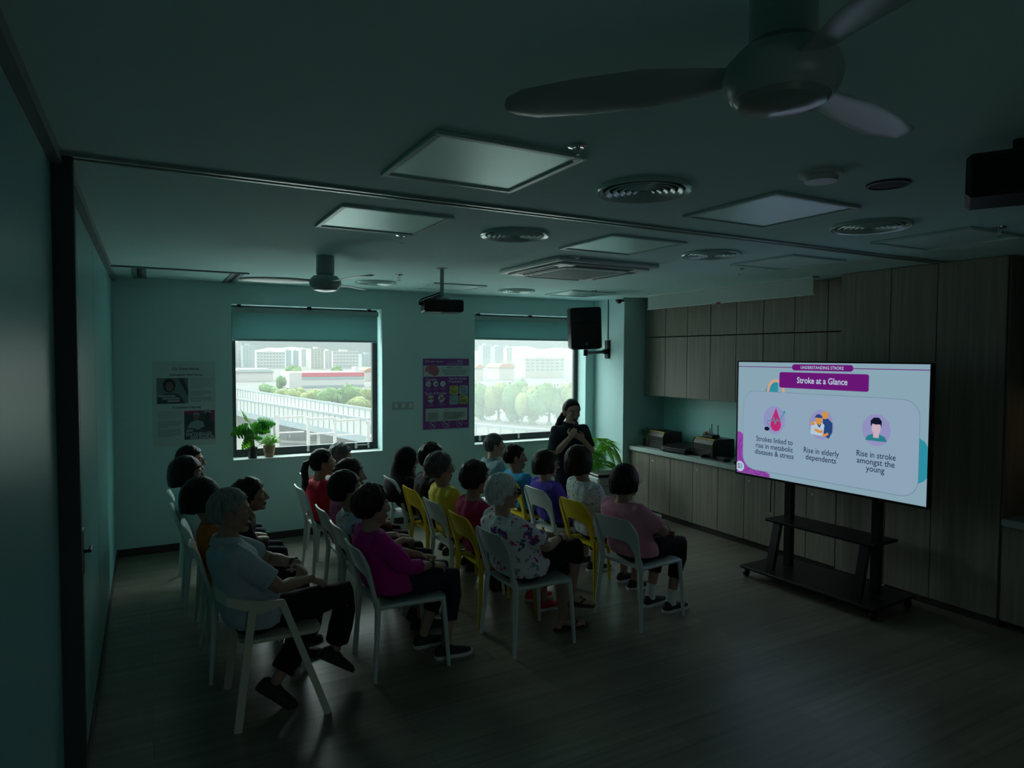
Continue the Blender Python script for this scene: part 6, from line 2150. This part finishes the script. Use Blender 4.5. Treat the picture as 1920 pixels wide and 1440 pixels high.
sit('J', 'woman in a magenta jumper with short dark hair in the foreground', 698, 906, sk='a', hair=('curly', 'brown'), shirt=C['magenta'], sleeve='threeq', pants=NAVYC, hem=0.16, shoes=SHOE_B, sole=SOLE_W, hy=6, girth=1.10, watch=(-1,),
    legs={'L': [(0.33, 0.10, 0.515), (0.20, 0.12, 0.085), R(4)], 'R': [(0.335, -0.085, 0.515), (0.265, -0.10, 0.085), R(-2)]},
    arms={'R': [(-0.04, -0.235, 0.67), (0.155, -0.13, 0.632), (0.95, 0.25, -0.2), (0.0, -0.2, 1)], 'L': [(-0.04, 0.235, 0.67), (0.16, 0.10, 0.632), (0.9, -0.35, -0.15), (0.0, 0.2, 1)]}, fine=0.005)
sit('K', 'woman in a black headscarf seated left of the purple poster', 762, 835, sk='b', hair=('hijab', SCARF), shirt=C['navy'], sleeve='long', pants=NAVYC, shoes=SHOE_B, hy=-8, specs=SPEC)
sit('L', 'person with curly black hair in dark clothes behind the person in yellow', 811, 829, sk='c', hair=('curly', 'black'), shirt=C['black'], sleeve='long', pants=BLACKC, shoes=SHOE_B, hy=2)
sit('M', 'person with short greying hair and glasses in a yellow shirt', 826, 844, sk='b', hair=('wavy', 'salt'), shirt=C['yellow'], sleeve='elbow', pants=BLACKC, shoes=SHOE_B, specs=SPEC, hy=-2)
sit('N', 'woman with full dark hair in a maroon shirt, left of the white haired woman', 893, 862, sk='b', hair=('curly', 'brown'), shirt=C['maroon'], pants=NAVYC, shoes=SHOE_R, sole=SOLE_W, hy=6,
    legs={'L': [(0.33, 0.10, 0.515), (0.40, 0.10, 0.085), R(4)], 'R': [(0.335, -0.095, 0.515), (0.36, -0.12, 0.085), R(-2)]})
sit('O', 'white haired woman in dark sunglasses and a floral blouse, legs crossed', 944, 883, sk='a', hair=('crop', 'white'), shirt=C['floral'], pants=BLACKC, hem=0.30, shoes=None, sole=mat('brown_sandal', (0.10, 0.06, 0.04), 0.6), bare=True, hy=-6, girth=1.22, belly=0.03,
    sun=mat('sunglass_black', (0.006, 0.006, 0.007), 0.12),
    legs={'L': [(0.315, 0.06, 0.505), (0.285, -0.02, 0.100), R(-4)], 'R': [(0.385, -0.035, 0.60), (0.405, 0.055, 0.235), R(-10), R(10)]},
    arms={'R': [(0.0, -0.235, 0.70), (0.185, -0.10, 0.70), (0.85, 0.45, 0.0), (0.1, -0.3, 1)], 'L': [(-0.03, 0.235, 0.70), (0.16, 0.09, 0.70), (0.8, -0.5, -0.1), (0, 0.2, 1)]}, watch=(-1,), fine=0.005)
sit('P', 'short haired person in a slate shirt at the lower edge of the right window', 928, 810, sk='a', hair=('short', 'salt'), shirt=C['slate'], pants=BLACKC, shoes=SHOE_B, hy=-20, collar=True)
sit('Q', 'dark haired man in a blue shirt left of the presenter', 966, 829, sk='b', hair=('short', 'black'), shirt=C['blue'], pants=BLACKC, shoes=SHOE_B, hy=-20)
sit('R', 'woman with a dark bob and glasses in a purple shirt', 1025, 840, sk='a', hair=('bob', 'brown'), shirt=C['purple'], pants=BLACKC, shoes=SHOE_B, sole=SOLE_W, hy=-12, specs=SPEC)
sit('S', 'woman with full brown hair in a speckled white blouse in front of the presenter', 1088, 833, sk='b', hair=('fullbob', 'brown'), shirt=C['dotted'], pants=BLACKC, shoes=SHOE_B, sole=SOLE_W, hy=14, girth=1.03, hem=0.2)
sit('T', 'woman with a black bob and glasses in a pink shirt, nearest the screen', 1174, 866, sk='b', hair=('bob', 'black'), shirt=C['pink'], pants=BLACKC, hem=0.17, shoes=SHOE_B, sole=SOLE_W, socks=mat('white_sock', (0.75, 0.8, 0.8), 0.9), hy=-4, specs=SPEC_S, watch=(-1,),
    legs={'L': [(0.33, 0.09, 0.515), (0.215, 0.085, 0.085), R(2)], 'R': [(0.345, -0.10, 0.515), (0.245, -0.095, 0.085), R(-4)]},
    arms={'R': [(-0.01, -0.225, 0.69), (0.155, -0.11, 0.645), (0.95, 0.2, -0.15), (0, -0.15, 1)], 'L': [(-0.04, 0.225, 0.69), (0.15, 0.10, 0.645), (0.9, -0.3, -0.15), (0, 0.2, 1)]}, fine=0.005)

# the man in the faceted cream armchair, nearest the camera
DX, DY = 0.60, 3.93
am = mat('cream_chair_plastic', (0.66, 0.64, 0.52), 0.45)
t = thing('armchair', 'cream faceted plastic armchair under the grey haired man in the foreground', 'chair', (DX, DY, 0))
def bar(b, p, q, w, t_, up=(0, 0, 1)):
    p, q, up = Vector(p), Vector(q), Vector(up)
    d = (q - p).normalized()
    s_ = d.cross(up).normalized()
    u = s_.cross(d)
    ring = lambda c: [c + s_ * t_ / 2 + u * w / 2, c - s_ * t_ / 2 + u * w / 2, c - s_ * t_ / 2 - u * w / 2, c + s_ * t_ / 2 - u * w / 2]
    b.loft([ring(p), ring(q)])
MB().prism([(-0.19, -0.15), (-0.12, -0.20), (0.20, -0.20), (0.235, -0.16), (0.235, 0.16), (0.20, 0.20), (-0.12, 0.20), (-0.19, 0.15)], 0.425, 0.447, ((0, 0, 0), (1, 0, 0), (0, 1, 0), (0, 0, 1))).build('seat', am, t)
# low wrap-round back, a faceted band joining both arm rests
band = [(0.03, -0.245), (-0.10, -0.255), (-0.255, -0.215), (-0.30, -0.10), (-0.30, 0.10), (-0.255, 0.215), (-0.10, 0.255), (0.03, 0.245)]
zt_ = [0.655, 0.668, 0.70, 0.735, 0.735, 0.70, 0.668, 0.655]
zb_ = [0.625, 0.600, 0.655, 0.66, 0.66, 0.655, 0.600, 0.625]
b = MB()
rings = []
for k, (x, y) in enumerate(band):
    nx_, ny_ = x + 0.08, y
    L_ = math.hypot(nx_, ny_) or 1
    i_ = V(-nx_ / L_, -ny_ / L_, 0) * 0.022
    rings.append([V(x, y, zb_[k]), V(x, y, zt_[k]), V(x, y, zt_[k]) + i_, V(x, y, zb_[k]) + i_])
b.loft(rings).build('arm_band', am, t, 20)
for sg in (-1, 1):
    b = MB()
    bar(b, (0.015, sg * 0.236, 0.645), (0.245, sg * 0.285, 0.0), 0.036, 0.022, (1, 0, 0))
    b.build('leg', am, t, 20)
    b = MB()
    bar(b, (-0.135, sg * 0.244, 0.625), (-0.215, sg * 0.262, 0.0), 0.040, 0.022, (1, 0, 0))
    b.build('leg', am, t, 20)
    b = MB()
    bar(b, (-0.155, sg * 0.245, 0.45), (-0.13, sg * 0.18, 0.436), 0.02, 0.018)
    bar(b, (0.095, sg * 0.254, 0.44), (0.10, sg * 0.18, 0.436), 0.02, 0.018)
    b.build('seat_bracket', am, t, 20)
person('grey haired man in a pale blue collared shirt in the cream armchair', DX - 0.02, DY, 0, crown(432, 910, DY), sk='b', hair=('short', 'grey'), shirt=C['lightblue'], sleeve='short', pants=BLACKC, hem=0.05, legw=1.25, shoes=SHOE_B, sole=SOLE_B,
       hy=-8, girth=1.18, belly=0.03, collar=True, s=1.0, width=1.0, watch=(1,), watch_m=black_p, hs=1.08,
       legs={'R': [(0.435, -0.055, 0.570), (0.375, -0.01, 0.235), R(12), R(35)], 'L': [(0.31, 0.03, 0.500), (0.025, -0.085, 0.150), R(-20), R(34)]},
       arms={'R': [(0.03, -0.21, 0.715), (0.215, -0.07, 0.690), (0.92, 0.15, -0.45), (0.3, -0.25, 1)], 'L': [(0.03, 0.20, 0.76), (0.155, 0.02, 0.765), (0.25, -0.9, -0.25), (0.5, 0.2, 1)]}, fine=0.005)

# ------------------------------------------------------------------ the presenter with a microphone, standing
def presenter(label, x, y, rz, top):
    M0 = Matrix.Translation((x, y, 0)) @ Matrix.Rotation(R(rz), 4, 'Z')
    tl = M0.inverted() @ Vector(top)
    hs = 1.12
    Ht = tl.z
    hc = V(0.02, 0, Ht - 0.123 * hs)
    HM = Matrix.Translation(hc) @ Matrix.Rotation(R(-8), 4, 'Z') @ Matrix.Rotation(R(4), 4, 'Y') @ Matrix.Scale(hs, 4)
    nk = V(-0.015, 0, Ht - 0.265)
    zz = lambda f: f * nk.z
    SEC = [(0.565, 0.09, 0.15), (0.61, 0.125, 0.182), (0.66, 0.130, 0.188), (0.72, 0.125, 0.178), (0.78, 0.122, 0.172), (0.85, 0.124, 0.178), (0.91, 0.118, 0.182), (0.955, 0.092, 0.165), (0.98, 0.062, 0.095), (1.0, 0.050, 0.060)]
    def torso(b, inf, f0, f1):
        b.loft([[V(-0.01 + (rx + inf) * math.cos(2 * PI * k / 28), (ry + inf) * math.sin(2 * PI * k / 28), zz(f)) for k in range(28)] for f, rx, ry in SEC if f0 <= f <= f1])
    shd = {q: V(-0.012, q * 0.172, zz(0.945)) for q in (-1, 1)}
    # right arm bent, hand with the microphone below the chin; left forearm across the waist supporting it
    mo = HM @ V(0.105, -0.01, -0.10)
    wrR = V(mo.x + 0.035, mo.y - 0.075, mo.z - 0.130)
    A = {-1: [V(0.045, -0.245, zz(0.74)), wrR, V(-0.1, 0.62, 0.78), V(0.75, -0.5, 0.35)],
         1: [V(0.02, 0.245, zz(0.75)), V(0.175, 0.06, zz(0.865)), V(0.1, -0.75, 0.6), V(1, 0.2, 0.1)]}
    b = MB()
    torso(b, -0.008, 0, 1.01)
    for q in (-1, 1):
        ball(b, shd[q], 0.048)
        el, wr, hd_, hu = A[q]
        b.tube([shd[q], shd[q].lerp(el, 0.4), el, el.lerp(wr, 0.3), wr.lerp(el, 0.12), wr], [0.050, 0.048, 0.040, 0.041, 0.029, 0.026], 14, dome=True)
        hand_shapes(b, wr, hd_, hu, q, 1.35 if q < 0 else 0.5, 0.95)
        hip, kn, an = V(-0.01, q * 0.085, zz(0.60)), V(0.012, q * 0.095, zz(0.325)), V(-0.02, q * 0.10, 0.085)
        b.tube([hip, hip.lerp(kn, 0.5), kn, kn.lerp(an, 0.3), kn.lerp(an, 0.65), an], [0.082, 0.072, 0.054, 0.053, 0.042, 0.032], 16, dome=True)
        b.tube([an + V(-0.02, 0, -0.03), an + V(0.04, q * 0.006, -0.045), an + V(0.13, q * 0.015, -0.066)], [0.03, 0.032, 0.022], 12, flat=0.55, up=(0, 0, 1), dome=True)
    b.tube([V(-0.012, 0, zz(0.97)), nk.lerp(HM @ V(-0.012, 0, -0.05), 0.6), HM @ V(-0.012, 0, -0.03)], [0.060, 0.052, 0.052], 18)
    head_shapes(b, HM, hs)
    me = fuse(b, 'person', 0.005, 2)
    me.materials.append(SKINS['a'])
    lip_faces(me, HM)
    root = link('person', me, None, None, 180)
    root.location = (x, y, 0)
    root.rotation_euler = (0, 0, R(rz))
    tag(root, label, 'person')
    hm = hair_mesh('tied', 4).xf(HM)
    hm.tube([HM @ V(-0.085, -0.01, -0.01), HM @ V(-0.115, -0.03, -0.04), HM @ V(-0.105, -0.075, -0.10), HM @ V(-0.075, -0.105, -0.155), HM @ V(-0.06, -0.11, -0.185)], [0.03, 0.038, 0.037, 0.032, 0.012], 12, dome=True)
    q = random.Random(2)
    for k in range(16):
        p = HM @ V(-0.085 + q.uniform(-0.03, 0.03), -0.085 + q.uniform(-0.035, 0.03), -0.13 + q.uniform(-0.055, 0.05))
        hm.ell(p, (0.018, 0.018, 0.018), 10, 7)
    hm.build('hair', HAIR['black'], root, 180)
    eyes(root, HM)
    eb = MB()
    for sg in (-1, 1):
        eb.tube([HM @ V(0.088, sg * 0.018, 0.022), HM @ V(0.088, sg * 0.034, 0.027), HM @ V(0.078, sg * 0.048, 0.021)], [0.003, 0.0035, 0.002], 6)
    eb.build('eyebrows', HAIR['black'], root)
    b = MB()
    torso(b, 0.016, 0.60, 0.99)
    for s_ in (-1, 1):
        el = A[s_][0]
        ball(b, shd[s_], 0.060)
        b.tube([V(-0.012, s_ * 0.08, zz(0.94)), shd[s_], shd[s_].lerp(el, 0.35), shd[s_].lerp(el, 0.80)], [0.062, 0.064, 0.064, 0.063], 16)
    sm = fuse(b, 'polo_shirt', 0.009, 3, 0.005, 11, 5)
    sm.materials.append(C['teal'])
    sho = link('polo_shirt', sm, None, root, 180)
    c = nk + V(-0.002, 0, -0.005)
    rings = []
    for r1, dz in ((0.066, -0.012), (0.062, 0.024), (0.066, 0.028), (0.084, -0.012), (0.080, -0.016)):
        rings.append([c + V(r1 * math.cos(2 * PI * k / 28), r1 * 1.08 * math.sin(2 * PI * k / 28), dz - 0.022 * max(0, math.cos(2 * PI * k / 28)) ** 2) for k in range(28)])
    MB().loft(rings, cap=False).build('collar', C['teal'], sho, 60)
    b = MB()
    torso(b, 0.010, 0.56, 0.73)
    for s_ in (-1, 1):
        hip, kn, an = V(-0.01, s_ * 0.087, zz(0.60)), V(0.012, s_ * 0.097, zz(0.325)), V(-0.02, s_ * 0.10, 0.085)
        b.tube([hip, hip.lerp(kn, 0.5), kn, kn.lerp(an, 0.5), kn.lerp(an, 0.96)], [0.092, 0.084, 0.066, 0.062, 0.058], 16)
    pm = fuse(b, 'trousers', 0.010, 3, 0.005, 10, 1)
    pm.materials.append(NAVYC)
    link('trousers', pm, None, root, 180)
    for s_ in (-1, 1):
        shoe(root, V(-0.02, s_ * 0.10, 0.085), R(8 * s_), SHOE_B, SOLE_B)
    # the microphone lies in the closed right hand, its head below her mouth
    el, wr, hd_, hu = A[-1]
    d = V(hd_.x, hd_.y, hd_.z).normalized()
    upv = (hu - d * hu.dot(d)).normalized()
    palm = wr + d * 0.075 - upv * 0.030
    ax = (mo + V(0.02, 0, 0.0) - palm).normalized()
    q3 = ax.to_track_quat('Z', 'Y').to_matrix().to_4x4()
    MW = M0 @ Matrix.Translation(palm) @ q3
    mic = thing('microphone', 'black hand microphone held by the standing presenter below her chin', 'microphone', MW.to_translation())
    mic.rotation_euler = MW.to_euler()
    MB().lathe([(0.010, -0.11), (0.012, -0.105), (0.016, 0.05), (0.019, 0.07), (0.004, 0.072)], n=18).build('handle', black_p, mic)
    MB().lathe([(0.018, 0.068), (0.025, 0.082), (0.026, 0.098), (0.020, 0.116), (0.002, 0.124)], n=20).build('grille', mat('mic_grille', (0.10, 0.10, 0.11), 0.4, metal=0.8), mic)
presenter('presenter in a black polo shirt standing at the right window with a microphone', 3.95, 5.95, -92, crown(1070, 748, 5.95))
